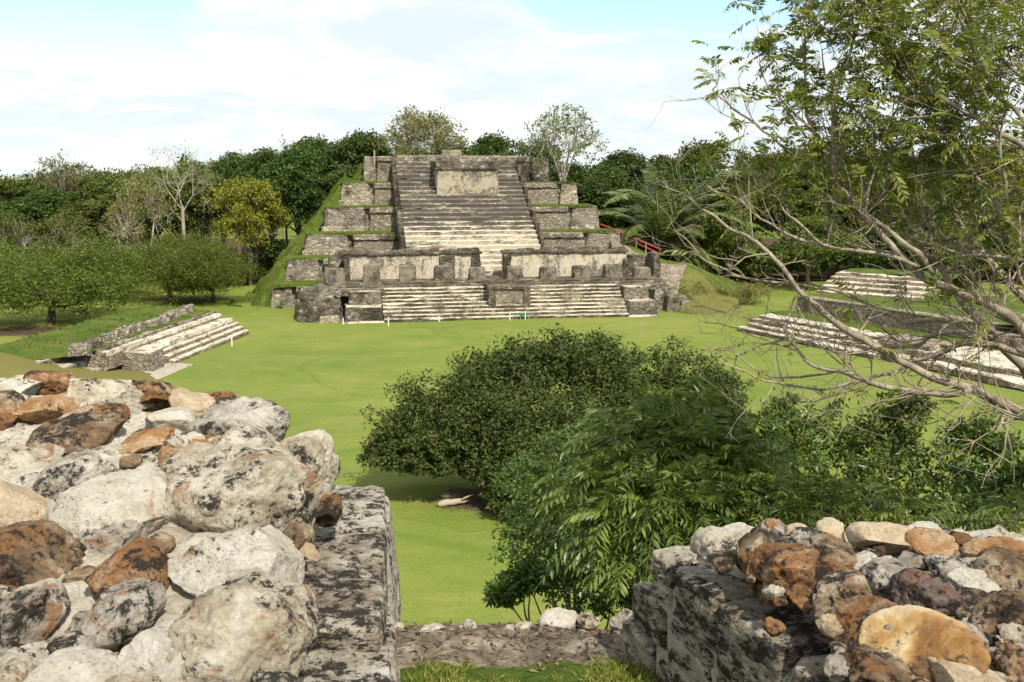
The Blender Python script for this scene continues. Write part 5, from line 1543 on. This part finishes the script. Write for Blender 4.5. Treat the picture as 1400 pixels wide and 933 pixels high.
# ---- the forest wall
prof = [(-160, 250), (0, 243), (50, 240), (110, 232), (160, 224), (210, 224), (260, 217), (310, 215), (350, 198), (400, 188), (480, 182), (522, 186), (560, 202), (640, 193), (720, 193),
        (800, 206), (860, 211), (915, 216), (965, 190), (1020, 203), (1090, 196), (1200, 200), (1400, 196), (1600, 190)]
pxs, pys = zip(*prof)
def region(px):
    if px < 150: return 'beyond the left grove'
    if px < 345: return 'behind the tall bare tree'
    if px < 520: return 'crowding up to the left flank of the temple'
    if px < 790: return 'showing over the temple summit'
    if px < 890: return 'between the temple and the palms'
    if px < 1060: return 'behind the palms'
    return 'behind the right platforms'
for row, (Y, off, step) in enumerate([(150, 2, 62), (133, 6, 64), (119, 26, 66)]):
    px = -150 + 17 * row
    while px < 1560:
        py = np.interp(px, pxs, pys) + off + frs.uniform(-3, 12 + 6 * row)
        if row == 2 and 500 < px < 800: px += step; continue
        dark = (300 < px < 560) or (640 < px < 940) or frs.random() < 0.25
        pr = frs.choice(darks if dark else mids)
        lb = ('dark dense crowned forest tree ' if dark else 'lighter green leafy forest tree ') + region(px)
        plant(pr, px, py, Y + frs.uniform(-5, 5), lb, 'tree', 'forest trees ' + region(px) + (', dark' if dark else ', light'), frs.uniform(95, 130) * 133 / Y)
        px += step * frs.uniform(0.8, 1.2)
for px in list(range(-140, 420, 52)) + list(range(800, 1560, 58)):
    py = 352 if px < 420 else 338
    plant(frs.choice(bushes), px, py - frs.uniform(0, 26), 110 + frs.uniform(-2, 5), 'dark bush of the forest edge ' + region(px), 'bush', 'bushes along the forest edge ' + region(px), frs.uniform(75, 105))
for i, (px, py, Y, w, lb) in enumerate([(945, 383, 90, 62, 'straggly dry bush on the collapsed right corner of the temple'), (985, 388, 91, 70, 'straggly dry bush on the grass right of the collapsed temple corner'),
                                        (1025, 385, 93, 70, 'straggly dry bush beside the left end of the right platform')]):
    plant(scrubs[i % 2], px, py, Y, lb, 'bush', None, w)
plant(mids[1], 1110, 300, 104, 'mid green tree just behind the upper steps of the right platform', 'tree', None, 110)
plant(mids[2], 1000, 290, 103, 'mid green tree on the grass between the palms and the right platform', 'tree', None, 90)
plant(pales[1], 1290, 240, 104, 'pale stemmed tree behind the upper right platform', 'tree', None, 120)
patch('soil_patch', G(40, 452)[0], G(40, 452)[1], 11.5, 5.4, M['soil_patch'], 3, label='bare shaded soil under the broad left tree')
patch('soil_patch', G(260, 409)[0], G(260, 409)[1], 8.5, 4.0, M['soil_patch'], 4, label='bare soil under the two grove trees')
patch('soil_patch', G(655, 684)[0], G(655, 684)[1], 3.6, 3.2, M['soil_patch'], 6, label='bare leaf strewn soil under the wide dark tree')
# forest floor behind, dark litter
V, F = grid_sheet(np.arange(-150, 151, 6.0), np.arange(107, 190, 5.0), lambda X, Y: ground_z(X, Y) + 0.12 + 0.15 * fbm(np.stack([X, Y, X * 0], -1) * .3, 2, 3))
cen = V[F].mean(1); F = F[(cen[:, 1] > 111) ]
tag(mk('forest_floor', V, F, M['soil'], smooth=True), 'dark leaf strewn forest floor', 'ground', kind='structure')

rs = np.random.RandomState(9)
N = 900
yy = rs.uniform(185, 300, N); xx = rs.uniform(-.72, .72, N) * yy
C = np.stack([xx, yy, rs.uniform(3, 11.3, N)], -1)
V, F, t_ = leaves_in(C, np.full(N, 4.2) * rs.uniform(.7, 1.2, N), 150, 0.75, rs, up=.4, squash=.6)
tag(mk('distant_woods', V, F, M['lf_dark'], tint=t_), 'unbroken far woodland closing the horizon', kind='stuff')

# ---- wide dark tree in the middle of the lawn
rs = np.random.RandomState(77)
def lump_list(L):
    c = np.array([P(a, b, y) for a, b, y, r in L]); r = np.array([r / 1400.0 * (y * CP + 3) for a, b, y, r in L]); return c, r
def clump_tree(root, lumps, mat, seed, sub, n, L, asp, trunk, bmat, sub_r=(0.2, 0.36), squash=0.85, low=-0.5, r0=0.16, shell=(0.45, 1.12)):
    rs = np.random.RandomState(seed)
    c, r = lump_list(lumps)
    C, Rr = lumpy(c, r, sub, rs, shell, sub_r, squash, low)
    V, F, t_ = leaves_in(C, Rr, n, L, rs, asp, 0.45)
    part('crown', V, F, M[mat], root, tint=t_)
    tb = []
    tr = smooth_path(trunk, 4)
    tb.append((tr, np.linspace(r0, r0 * .6, len(tr)), 8))
    for q in c:
        k = rs.randint(len(tr) // 2, len(tr))
        mid = tr[k] * .5 + q * .5 + rs.normal(size=3) * .2
        tb.append((smooth_path([tr[k], mid, q], 4), np.linspace(r0 * .5, r0 * .12, 9), 6))
    for q in C[::3]:
        j = np.argmin(np.linalg.norm(c - q, axis=1))
        tb.append((np.array([c[j], (c[j] + q) / 2 + rs.normal(size=3) * .08, q]), np.array([r0 * .14, r0 * .09, r0 * .04]), 4))
    V, F = tubes_mesh(tb); part('trunk', V, F, M[bmat], root, smooth=True)
    return C, Rr
g = G(672, 652); wide = thing('wide_tree', 'wide low spreading tree with small dark leaves on the lawn', 'tree', g)
wl_ = [(560, 590, 36.5, 52), (600, 555, 37, 58), (545, 612, 36, 38), (620, 605, 35.5, 42), (650, 545, 38, 60), (700, 530, 39, 68), (750, 515, 39.5, 62), (800, 520, 39.5, 66), (835, 535, 39, 55), (690, 590, 36, 58),
       (745, 580, 37, 70), (800, 590, 37, 70), (720, 640, 34.5, 52), (770, 640, 35, 60), (860, 570, 38, 50), (655, 575, 36, 48), (590, 620, 35, 34), (825, 500, 40, 44), (740, 690, 33.5, 48), (530, 625, 35.5, 30), (570, 630, 35, 32), (610, 628, 35.2, 30), (640, 630, 36.5, 28), (690, 640, 35, 46), (670, 520, 39, 44), (720, 500, 40, 40), (770, 492, 40, 40), (840, 610, 36, 60), (700, 680, 33.8, 40)]
clump_tree(wide, wl_, 'lf_shrub', 201, 46, 70, 0.15, 0.5, [g + [0, 0, -.3], g + [-0.1, 0, .8], g + [0.6, 0.6, 1.8], g + [1.4, 1.0, 2.6]], 'bark_dark')
g2 = G(935, 600); w2 = thing('round_tree', 'rounded dark small leaved tree just behind the right side of the wide lawn tree', 'tree', g2)
clump_tree(w2, [(915, 512, 42, 50), (960, 528, 42, 48), (985, 540, 42, 36), (890, 545, 41.5, 46), (930, 575, 41, 60), (985, 575, 41, 34), (900, 600, 40.5, 46), (960, 600, 41, 44)], 'lf_shrub', 202, 48, 46, 0.15, 0.5,
           [g2 + [0, 0, -.3], g2 + [0, 0, 1.0], g2 + [0.2, 0, 2.2]], 'bark_dark')
# fallen wood under it
lg = G(620, 692)
V, F = tube(smooth_path([lg + [-0.55, -0.1, .07], lg + [-0.15, 0, .13], lg + [0.2, 0.05, .15], lg + [0.55, 0.2, .12]], 4), [.06, .1, .12, .12, .11, .11, .12, .11, .1, .09, .08, .06, .04], 8)
V = V + 0.03 * vec_noise(V, 4, 5)
fl = thing('fallen_log', 'pale fallen log lying on bare soil under the wide tree', 'log', lg)
part('log', V, F, M['wood'], fl, smooth=True)
V, F = tube([lg + [0.2, .05, .15], lg + [0.45, .0, .32], lg + [.7, .1, .38]], [.05, .035, .015], 6); part('stub', V, F, M['wood'], fl, smooth=True)

# ---- pinnate leaved tree and bushes growing on the slope below the viewer
def fronds(org, d, L, npair, rs, leafL, leafW, droop=0.5):
    """compound leaves: pairs of leaflets along a drooping stalk"""
    n = len(org); d = d / np.linalg.norm(d, axis=1, keepdims=True)
    upv = np.array([0, 0, 1.0]); side = np.cross(d, upv + rs.normal(size=(n, 3)) * .25); side /= np.linalg.norm(side, axis=1, keepdims=True) + 1e-9
    nrm = np.cross(side, d)
    tone = rs.rand(n)
    P_, A_, N_, Ln, Tn = [], [], [], [], []
    rach = []
    for k in range(npair + 1):
        t = 0.18 + 0.82 * k / npair
        pos = org + d * (L * t)[:, None] - upv * (L * droop * t * t * .5)[:, None]
        tan = d - upv * droop * t; tan /= np.linalg.norm(tan, axis=1, keepdims=True)
        rach.append(pos)
        for s in ((-1, 1) if k < npair else (0,)):
            a = tan * (0.62 if s else 1) + side * s * 0.85 - upv * 0.42 + rs.normal(size=(n, 3)) * .12
            P_.append(pos); A_.append(a); N_.append(nrm + rs.normal(size=(n, 3)) * .22 + side * s * .12)
            Ln.append(leafL * rs.uniform(.8, 1.2, n) * (0.72 + 0.5 * math.sin(math.pi * min(1, t)) ** .6)); Tn.append(np.clip(.65 * tone + .35 * rs.rand(n), 0, 1))
    V, F = leaf_quads(np.concatenate(P_), np.concatenate(A_), np.concatenate(N_), np.concatenate(Ln), np.concatenate(Ln) * (leafW / leafL), 0.10)
    # stalks as thin ribbons
    r = np.stack([org] + rach, 1); m = r.shape[1]
    w = side * 0.0035
    SV = np.stack([r + w[:, None], r - w[:, None]], 2).reshape(-1, 3)
    b = (np.arange(n) * m * 2)[:, None] + (np.arange(m - 1) * 2)[None]
    b = b.ravel(); SF = np.stack([b, b + 1, b + 3, b + 2], -1) + len(V)
    return np.concatenate([V, SV]), np.concatenate([F, SF]), np.concatenate([np.concatenate(Tn), np.full(len(SF), .35)])
def pinnate_tree(root, lumps, seed, base, nfr, L=(0.30, 0.55), leafL=0.085, leafW=0.026, npair=7, r0=0.05):
    rs = np.random.RandomState(seed)
    c, r = lump_list(lumps); r = r * 0.72
    per = np.maximum(6, (nfr * r ** 2 / np.sum(r ** 2)).astype(int))
    O, D = [], []
    for q, rr, k in zip(c, r, per):
        d = unit(rs, k * 3); d = d[(d[:, 2] > -.45)][:k]
        O.append(q + d * (rr * rs.uniform(.35, 1.0, len(d)))[:, None]); D.append(d * .9 + rs.normal(size=d.shape) * .4 + [0, -.15, .1])
    O, D = np.concatenate(O), np.concatenate(D)
    V, F, t_ = fronds(O, D, rs.uniform(*L, len(O)), npair, rs, leafL, leafW, 1.05)
    part('crown', V, F, M['lf_pinnate'], root, tint=t_)
    tb = []
    b = np.asarray(base, float)
    hub = c.mean(0) * [1, 1, 1] - [0, 0, r.mean()]
    tb.append((smooth_path([b, b * .5 + hub * .5 + rs.normal(size=3) * .15, hub], 4), np.linspace(r0, r0 * .7, 9), 7))
    for q in c:
        tb.append((smooth_path([hub, hub * .5 + q * .5 + rs.normal(size=3) * .15 - [0, 0, .1], q], 4), np.linspace(r0 * .55, r0 * .2, 9), 6))
    for o_ in O[::4]:
        j = np.argmin(np.linalg.norm(c - o_, axis=1)); tb.append((np.array([c[j], (c[j] + o_) / 2 + rs.normal(size=3) * .05, o_]), np.array([r0 * .2, r0 * .14, r0 * .07]), 4))
    V, F = tubes_mesh(tb); part('trunk', V, F, M['bark_mid'], root, smooth=True)
def slope_base(px, Y):
    x = (px - 700) / 1400 * Y
    return np.array([x, Y, 3.0 if Y < 13.5 else (0.95 if Y < 18.5 else 0.0)])
b = slope_base(930, 13.0); pt = thing('pinnate_tree', 'bright green tree with feathery compound leaves between the lawn tree and the right rubble wall', 'tree', b)
pinnate_tree(pt, [(880, 605, 14, 62), (935, 600, 14.3, 60), (985, 605, 14.5, 52), (905, 645, 13.4, 74), (960, 650, 13.4, 74), (1005, 650, 13.2, 60), (850, 660, 13.2, 60), (1030, 700, 12.4, 60), (900, 705, 12.4, 66), (955, 712, 12.2, 66),
                  (850, 720, 12.4, 54), (815, 690, 13, 48), (880, 568, 15, 26), (940, 565, 15.2, 30), (880, 760, 12, 40), (1080, 720, 12.2, 46)], 301, b, 1250, L=(0.5, 0.85), leafL=0.155, leafW=0.046, r0=0.06)
b = slope_base(780, 17.0); sb = thing('leafy_shrub', 'dark leafy shrub leaning over the ledge stones left of the feathery tree', 'shrub', b)
clump_tree(sb, [(760, 640, 18.2, 54), (720, 650, 18.6, 36), (800, 630, 18.4, 48), (745, 700, 17, 50), (790, 700, 16.6, 60), (735, 745, 16, 44), (780, 760, 15.6, 56), (720, 790, 15, 34), (830, 770, 15, 52), (770, 805, 14.6, 38),
                (690, 815, 14.6, 20), (715, 800, 14.8, 22), (850, 815, 14.4, 34), (810, 600, 19, 34)], 'lf_bush', 302, 34, 30, 0.10, 0.42, [b, b + [0, 0, 1.2], b + [0.2, -.2, 2.6]], 'bark_mid', sub_r=(0.2, 0.36), r0=0.06)
for i, (bx, Y, lumps, lb) in enumerate([
    (1130, 14.5, [(1050, 600, 15, 40), (1085, 615, 15, 46), (1125, 590, 15, 40), (1150, 620, 14.6, 48), (1105, 660, 14, 52), (1060, 650, 14.4, 44), (1150, 680, 13.6, 48), (1075, 570, 15.4, 28)], 'loose leafed bush behind the right rubble wall, beside the feathery tree'),
    (1235, 14.0, [(1225, 570, 14.6, 34), (1215, 610, 14.4, 52), (1245, 640, 14, 52), (1195, 660, 13.6, 46), (1230, 690, 13.2, 48), (1245, 555, 14.8, 22), (1190, 600, 14.6, 34)], 'upright dark bush with forked stem in the middle behind the right rubble wall'),
    (1345, 13.5, [(1305, 610, 14.2, 36), (1335, 595, 14, 30), (1365, 620, 13.6, 32), (1310, 660, 13.4, 52), (1355, 670, 13, 50), (1385, 690, 12.8, 44), (1290, 700, 12.8, 46), (1340, 715, 12.4, 44), (1400, 650, 13, 28)], 'dark bush at the right end behind the right rubble wall')]):
    b = slope_base(bx, Y); bo = thing('loose_bush', lb, 'bush', b, 'bushes behind the right rubble wall')
    clump_tree(bo, lumps, 'lf_bush', 310 + i, 30, 20, 0.10, 0.42, [b, b * [1, 1, 0] + [0, 0, b[2] * .5 + 2.4], np.array([*lump_list(lumps)[0].mean(0)[:2], 6.6])], 'bark_mid', sub_r=(0.16, 0.30), r0=0.05, shell=(0.35, 1.1))
b = slope_base(1180, 12.5); pb = thing('pinnate_shrub', 'low feathery shrub right behind the top stones of the right rubble wall', 'shrub', b)
pinnate_tree(pb, [(1120, 705, 11.5, 46), (1175, 700, 11.6, 44), (1060, 690, 11.8, 40), (1240, 715, 11.2, 36), (1390, 715, 11, 36)], 303, b, 330, L=(0.35, 0.6), leafL=0.10, leafW=0.03, r0=0.035)
# ------------------------------------------------------------------ big tree at the right, reaching in over the lawn
TB = np.array([7.6, 10.4, 3.0])
bt = thing('branching_tree', 'tall grey barked tree entering from the right with long half bare branches and feathery leaves', 'tree', TB)
trunk = smooth_path([TB + [0, 0, -.3], [7.5, 10.3, 6.0], [7.2, 10.1, 8.6], [7.3, 10.0, 11.0], [7.6, 10.2, 14.5]], 5)
trunk = trunk + 0.10 * vec_noise(trunk, 0.45, 3)
V, F = tube(smooth_path(trunk, 5), np.interp(np.linspace(0, 1, (len(trunk) - 1) * 5 + 1), [0, .06, 1], [0.30, 0.22, 0.11]) , 14)
V = V + 0.022 * vec_noise(V, 3.0, 8) + 0.010 * vec_noise(V, 11, 9)
part('trunk', V, F, M['bark_pale'], bt, smooth=True)
BR = [  # pixel polylines surveyed from the photograph: (points, ground distance at start, at end, thickness px at start, at end, joins trunk)
 ([(1400,567),(1362,551),(1329,534),(1291,523),(1263,513),(1240,500),(1197,478),(1160,454),(1134,434),(1114,417),(1085,386),(1052,351),(1026,332),(1012,320),(979,299),(955,285),(934,264)], 9.6, 10.6, 19, 3, 1),
 ([(1329,535),(1300,539),(1265,538),(1222,534),(1190,525),(1174,519),(1150,510),(1137,507),(1108,500),(1091,483),(1074,464),(1068,446)], 9.7, 10.6, 13, 4, 0),
 ([(1400,486),(1362,471),(1334,470),(1310,472),(1282,483),(1240,499),(1221,508),(1185,519),(1150,529),(1110,532),(1060,520),(1020,508),(985,495)], 9.9, 10.8, 11, 2.5, 1),
 ([(1355,461),(1334,458),(1310,455),(1291,457),(1270,463),(1251,471),(1225,476),(1197,479),(1169,482),(1143,481),(1126,474),(1086,468),(1050,472),(1005,484)], 10.2, 11, 10, 2.5, 0),
 ([(1440,478),(1400,454),(1374,431),(1355,420),(1329,409),(1310,400),(1277,384),(1251,365),(1228,341),(1204,318),(1185,299),(1169,280),(1150,261),(1139,240),(1134,200),(1137,160),(1140,130),(1158,92),(1170,50),(1176,10)], 9.8, 10.6, 19, 4, 1),
 ([(1282,376),(1265,352),(1240,333),(1214,313),(1190,297),(1165,270),(1140,252),(1110,226),(1070,205),(1031,170),(995,146),(974,124)], 9.9, 10.8, 10, 2.5, 0),
 ([(1440,540),(1400,502),(1370,470),(1350,448),(1329,430),(1315,412),(1300,395),(1285,370),(1262,345),(1240,318),(1222,300),(1195,270),(1160,232),(1130,205),(1101,160),(1101,94),(1099,59),(1113,40)], 10.4, 11.4, 17, 3, 1),
 ([(1440,440),(1400,407),(1381,388),(1350,355),(1334,334),(1320,313),(1303,292),(1282,264),(1263,252),(1240,223),(1221,207),(1195,180),(1165,150),(1140,128),(1110,110)], 10.6, 11.6, 15, 3, 1),
 ([(1440,365),(1400,341),(1367,318),(1339,294),(1315,273),(1303,252),(1299,228),(1300,200),(1290,160),(1280,120),(1284,70),(1290,20)], 10.2, 11.2, 11, 3, 1),
 ([(1440,360),(1400,325),(1386,304),(1369,280),(1357,259),(1334,242),(1320,226),(1301,207),(1271,175),(1241,142),(1224,113),(1210,70),(1203,20)], 9.9, 10.6, 12, 3, 1),
 ([(1440,225),(1400,200),(1359,179),(1330,160),(1302,142),(1271,123),(1241,97),(1229,78),(1205,50),(1190,10)], 9.6, 10.4, 11, 3, 1),
 ([(1440,135),(1400,110),(1349,57),(1323,35),(1309,14),(1295,-25)], 9.5, 10.2, 8, 3, 1),
 ([(1260,366),(1210,347),(1160,341),(1120,332),(1085,325),(1061,313),(1033,294),(1010,273),(974,257),(951,240)], 10, 10.8, 8, 2, 0),
 ([(1125,333),(1085,301),(1068,282),(1050,254)], 10.2, 10.6, 5, 2, 0),
 ([(1298,440),(1270,437),(1240,442),(1228,433),(1185,414),(1156,403),(1123,393),(1071,384),(1019,379),(998,370),(965,356),(943,332),(920,318)], 10.3, 11, 9, 2.5, 0),
 ([(965,356),(950,346),(935,347),(905,349)], 10.9, 11.1, 3.5, 1.5, 0),
 ([(1360,300),(1330,293),(1290,287),(1265,285),(1230,276),(1190,280),(1150,270),(1105,262),(1060,262)], 10.3, 11, 6, 2, 0),
 ([(1345,350),(1310,340),(1285,325),(1262,308),(1235,296),(1200,290)], 10.2, 10.6, 9, 3, 0),
 ([(1440,370),(1400,360),(1345,349),(1320,348),(1290,338),(1262,330),(1240,318)], 9.7, 10.2, 8, 3, 1),
 ([(1137,190),(1142,150),(1130,110),(1126,70)], 10.5, 10.8, 5, 2, 0),
 ([(1130,205),(1100,170),(1066,132),(1064,94)], 10.5, 11, 5, 1.8, 0),
 ([(1100,190),(1075,150),(1045,113),(1040,88)], 10.6, 11, 4, 1.6, 0),
 ([(1185,299),(1190,250),(1205,190),(1225,150),(1238,110)], 10.1, 10.4, 6, 2, 0),
 ([(1440,200),(1390,150),(1350,120),(1330,70),(1322,20)], 10.4, 11.4, 9, 3, 1),
 ([(1440,80),(1400,40),(1370,10),(1350,-30)], 10.4, 11.0, 8, 3, 1),
 ([(1386,304),(1375,250),(1370,200),(1378,140),(1384,90)], 9.6, 9.8, 6, 2, 0),
 ([(1440,420),(1405,395),(1390,360),(1394,320),(1400,270)], 9.4, 9.6, 7, 3, 1),
 ([(1355,420),(1358,400),(1362,380),(1356,360),(1340,352)], 9.8, 9.7, 4, 1.5, 0),
 ([(1100,395),(1085,410),(1073,440),(1070,462)], 10.5, 10.4, 4, 2, 0),
 ([(1068,446),(1040,438),(1015,432),(985,425),(960,418)], 10.6, 11, 4, 1.5, 0),
 ([(1137,507),(1100,515),(1060,512),(1025,497),(1000,480),(975,478)], 10.4, 11, 5, 1.5, 0),
 ([(1091,483),(1060,470),(1030,458),(1000,448),(970,440)], 10.5, 11, 4, 1.5, 0),
 ([(1185,519),(1150,535),(1120,548),(1095,552),(1070,545)], 10.4, 10.8, 4, 1.5, 0),
 ([(1330,552),(1305,560),(1290,575),(1270,583),(1245,582)], 9.6, 9.7, 4, 1.5, 0),
 ([(1440,580),(1400,572),(1385,567),(1372,563)], 9.4, 9.4, 9, 6, 1),
]
brs = np.random.RandomState(17)
allpts = []
for (pts, y0, y1, r0, r1, join) in BR:
    n = len(pts)
    W = np.array([P(a, b, y0 + (y1 - y0) * i / (n - 1)) for i, (a, b) in enumerate(pts)])
    dep = W[:, 1]
    rad = np.linspace(r0, r1, n) ** 1.0 / 1400 * dep * 0.39
    if join:
        z = W[0][2]; k = np.argmin(np.abs(trunk[:, 2] - (z - 0.9)))
        W = np.concatenate([[trunk[k]], W]); rad = np.concatenate([[rad[0] * 1.15], rad])
    q = smooth_path(np.concatenate([W, rad[:, None]], 1), 4)
    pp = q[:, :3] + 0.04 * vec_noise(q[:, :3], 2.2, 9) + 0.018 * vec_noise(q[:, :3], 7, 19)
    V, F = tube(pp, np.maximum(q[:, 3], 0.004) * (1 + 0.22 * fbm(pp * 6, 3, 4)), 8)
    part('branch', V, F, M['bark_pale'], bt, smooth=True)
    allpts.append((pp, q[:, 3]))
def pix(p):
    d = p[:, 1] * CP - (p[:, 2] - H) * SP
    up = p[:, 1] * SP + (p[:, 2] - H) * CP
    return 700 + 1400 * p[:, 0] / d, 466.5 - 1400 * up / d
# limbs on the far side of the trunk, beyond the picture
for k in range(9):
    a = brs.uniform(-1.3, 1.3); z0_ = brs.uniform(8.5, 14.0); j = int(np.argmin(np.abs(trunk[:, 2] - z0_)))
    d_ = np.array([math.cos(a), math.sin(a), brs.uniform(.2, .7)]); q = [trunk[j]]
    for m_ in range(6):
        d_ = d_ + brs.normal(size=3) * .16; d_ /= np.linalg.norm(d_); q.append(q[-1] + d_ * .6)
    q = smooth_path(np.array(q), 4); rr_ = np.linspace(.07, .012, len(q))
    V, F = tube(q, rr_ * (1 + .2 * fbm(q * 6, 3, 4)), 8); part('branch', V, F, M['bark_pale'], bt, smooth=True); allpts.append((q, rr_))
# twigs
tw = []; FO, FD = [], []
def leafiness(px, py):
    """how leafy the tree is: full at the top, thinning to bare wood low down and to the left"""
    a = np.clip((305 - py) / 150, 0, 1) + 0.16 * np.clip((px - 1120) / 120, 0, 1) * np.clip((430 - py) / 60, 0, 1)
    return np.clip(0.10 + 1.0 * a, 0, 1.05) * np.clip((px - 900) / 160, 0.15, 1)
def twig(p, d, L, r, lev):
    n = 5; pts = [p]
    for i in range(n):
        d = d + brs.normal(size=3) * 0.16 + np.array([0, 0, 0.05]); d = d / np.linalg.norm(d)
        pts.append(pts[-1] + d * L / n)
    pts = np.array(pts)
    tw.append((pts, np.linspace(r, r * .4, n + 1), 4 if lev else 5))
    px, py = pix(pts[3:4])
    lf = leafiness(px[0], py[0])
    if lev < 2:
        for k in range(brs.randint(2, 4)):
            j = brs.randint(1, n + 1)
            e = d + brs.normal(size=3) * 0.6; e /= np.linalg.norm(e)
            twig(pts[j], e, L * brs.uniform(.45, .8), r * .6, lev + 1)
    m = int(min(lf, 1.0) * (1.35 if lev else 0.7) + brs.rand())
    if (1425 < px[0] < 1500) or (py[0] < -20 and px[0] < 1500): m = 0
    if px[0] >= 1500: m = int(brs.rand() * 1.15)
    if lf < 0.25 and brs.rand() > 0.45: m = 0
    for k in range(m):
        j = brs.uniform(1.5, n); i = int(min(j, n - 1e-3)); f = j - i
        o_ = pts[i] * (1 - f) + pts[min(i + 1, n)] * f
        FO.append(o_); e = d * .7 + brs.normal(size=3) * .65 + [0, 0, .1]; FD.append(e / np.linalg.norm(e))
for (pp, rr) in allpts:
    ln = np.linalg.norm(np.diff(pp, axis=0), axis=1).sum()
    k = int(ln * 3.6)
    for i in range(k):
        j = brs.randint(3, len(pp) - 1)
        px, py = pix(pp[j:j + 1])
        if py[0] < -70 and px[0] < 1450: continue
        tdir = pp[min(j + 1, len(pp) - 1)] - pp[j - 1]; tdir /= np.linalg.norm(tdir)
        e = tdir * .75 + brs.normal(size=3) * .55 + [0, 0, .12 if py[0] < 350 else -.08]; e /= np.linalg.norm(e)
        twig(pp[j], e, brs.uniform(.35, .85), min(rr[j] * .5, 0.010), 0 if brs.rand() < .65 else 1)
    twig(pp[-1], pp[-1] - pp[-3], 0.22, max(rr[-1], 0.006), 0)
V, F = tubes_mesh(tw); tag(part('twigs', V, F, M['bark_pale'], bt), kind='stuff')
FO, FD = np.array(FO), np.array(FD)
V, F, t_ = fronds(FO, FD, brs.uniform(.18, .38, len(FO)), 6, brs, 0.072, 0.025, 0.7)
tag(part('foliage', V, F, M['lf_branch'], bt, tint=t_), kind='stuff')
print('fronds', len(FO), 'twigs', len(tw))
# seed pods hanging under the low branches
PO = []
for (px, py, k) in [(1145, 545, 9), (1128, 540, 6), (1030, 512, 5), (1088, 548, 6), (1060, 545, 5), (1165, 548, 6), (1010, 470, 4), (1195, 568, 4)]:
    for i in range(k): PO.append(P(px + brs.normal() * 9, py + brs.normal() * 6, 10.4))
PO = np.array(PO)
V, F = leaf_quads(PO, brs.normal(size=PO.shape) * .3 + [0, 0, -1], brs.normal(size=PO.shape), brs.uniform(.035, .06, len(PO)), np.full(len(PO), .022), .3)
tag(part('seed_pods', V, F, M['pods'], bt), kind='stuff')
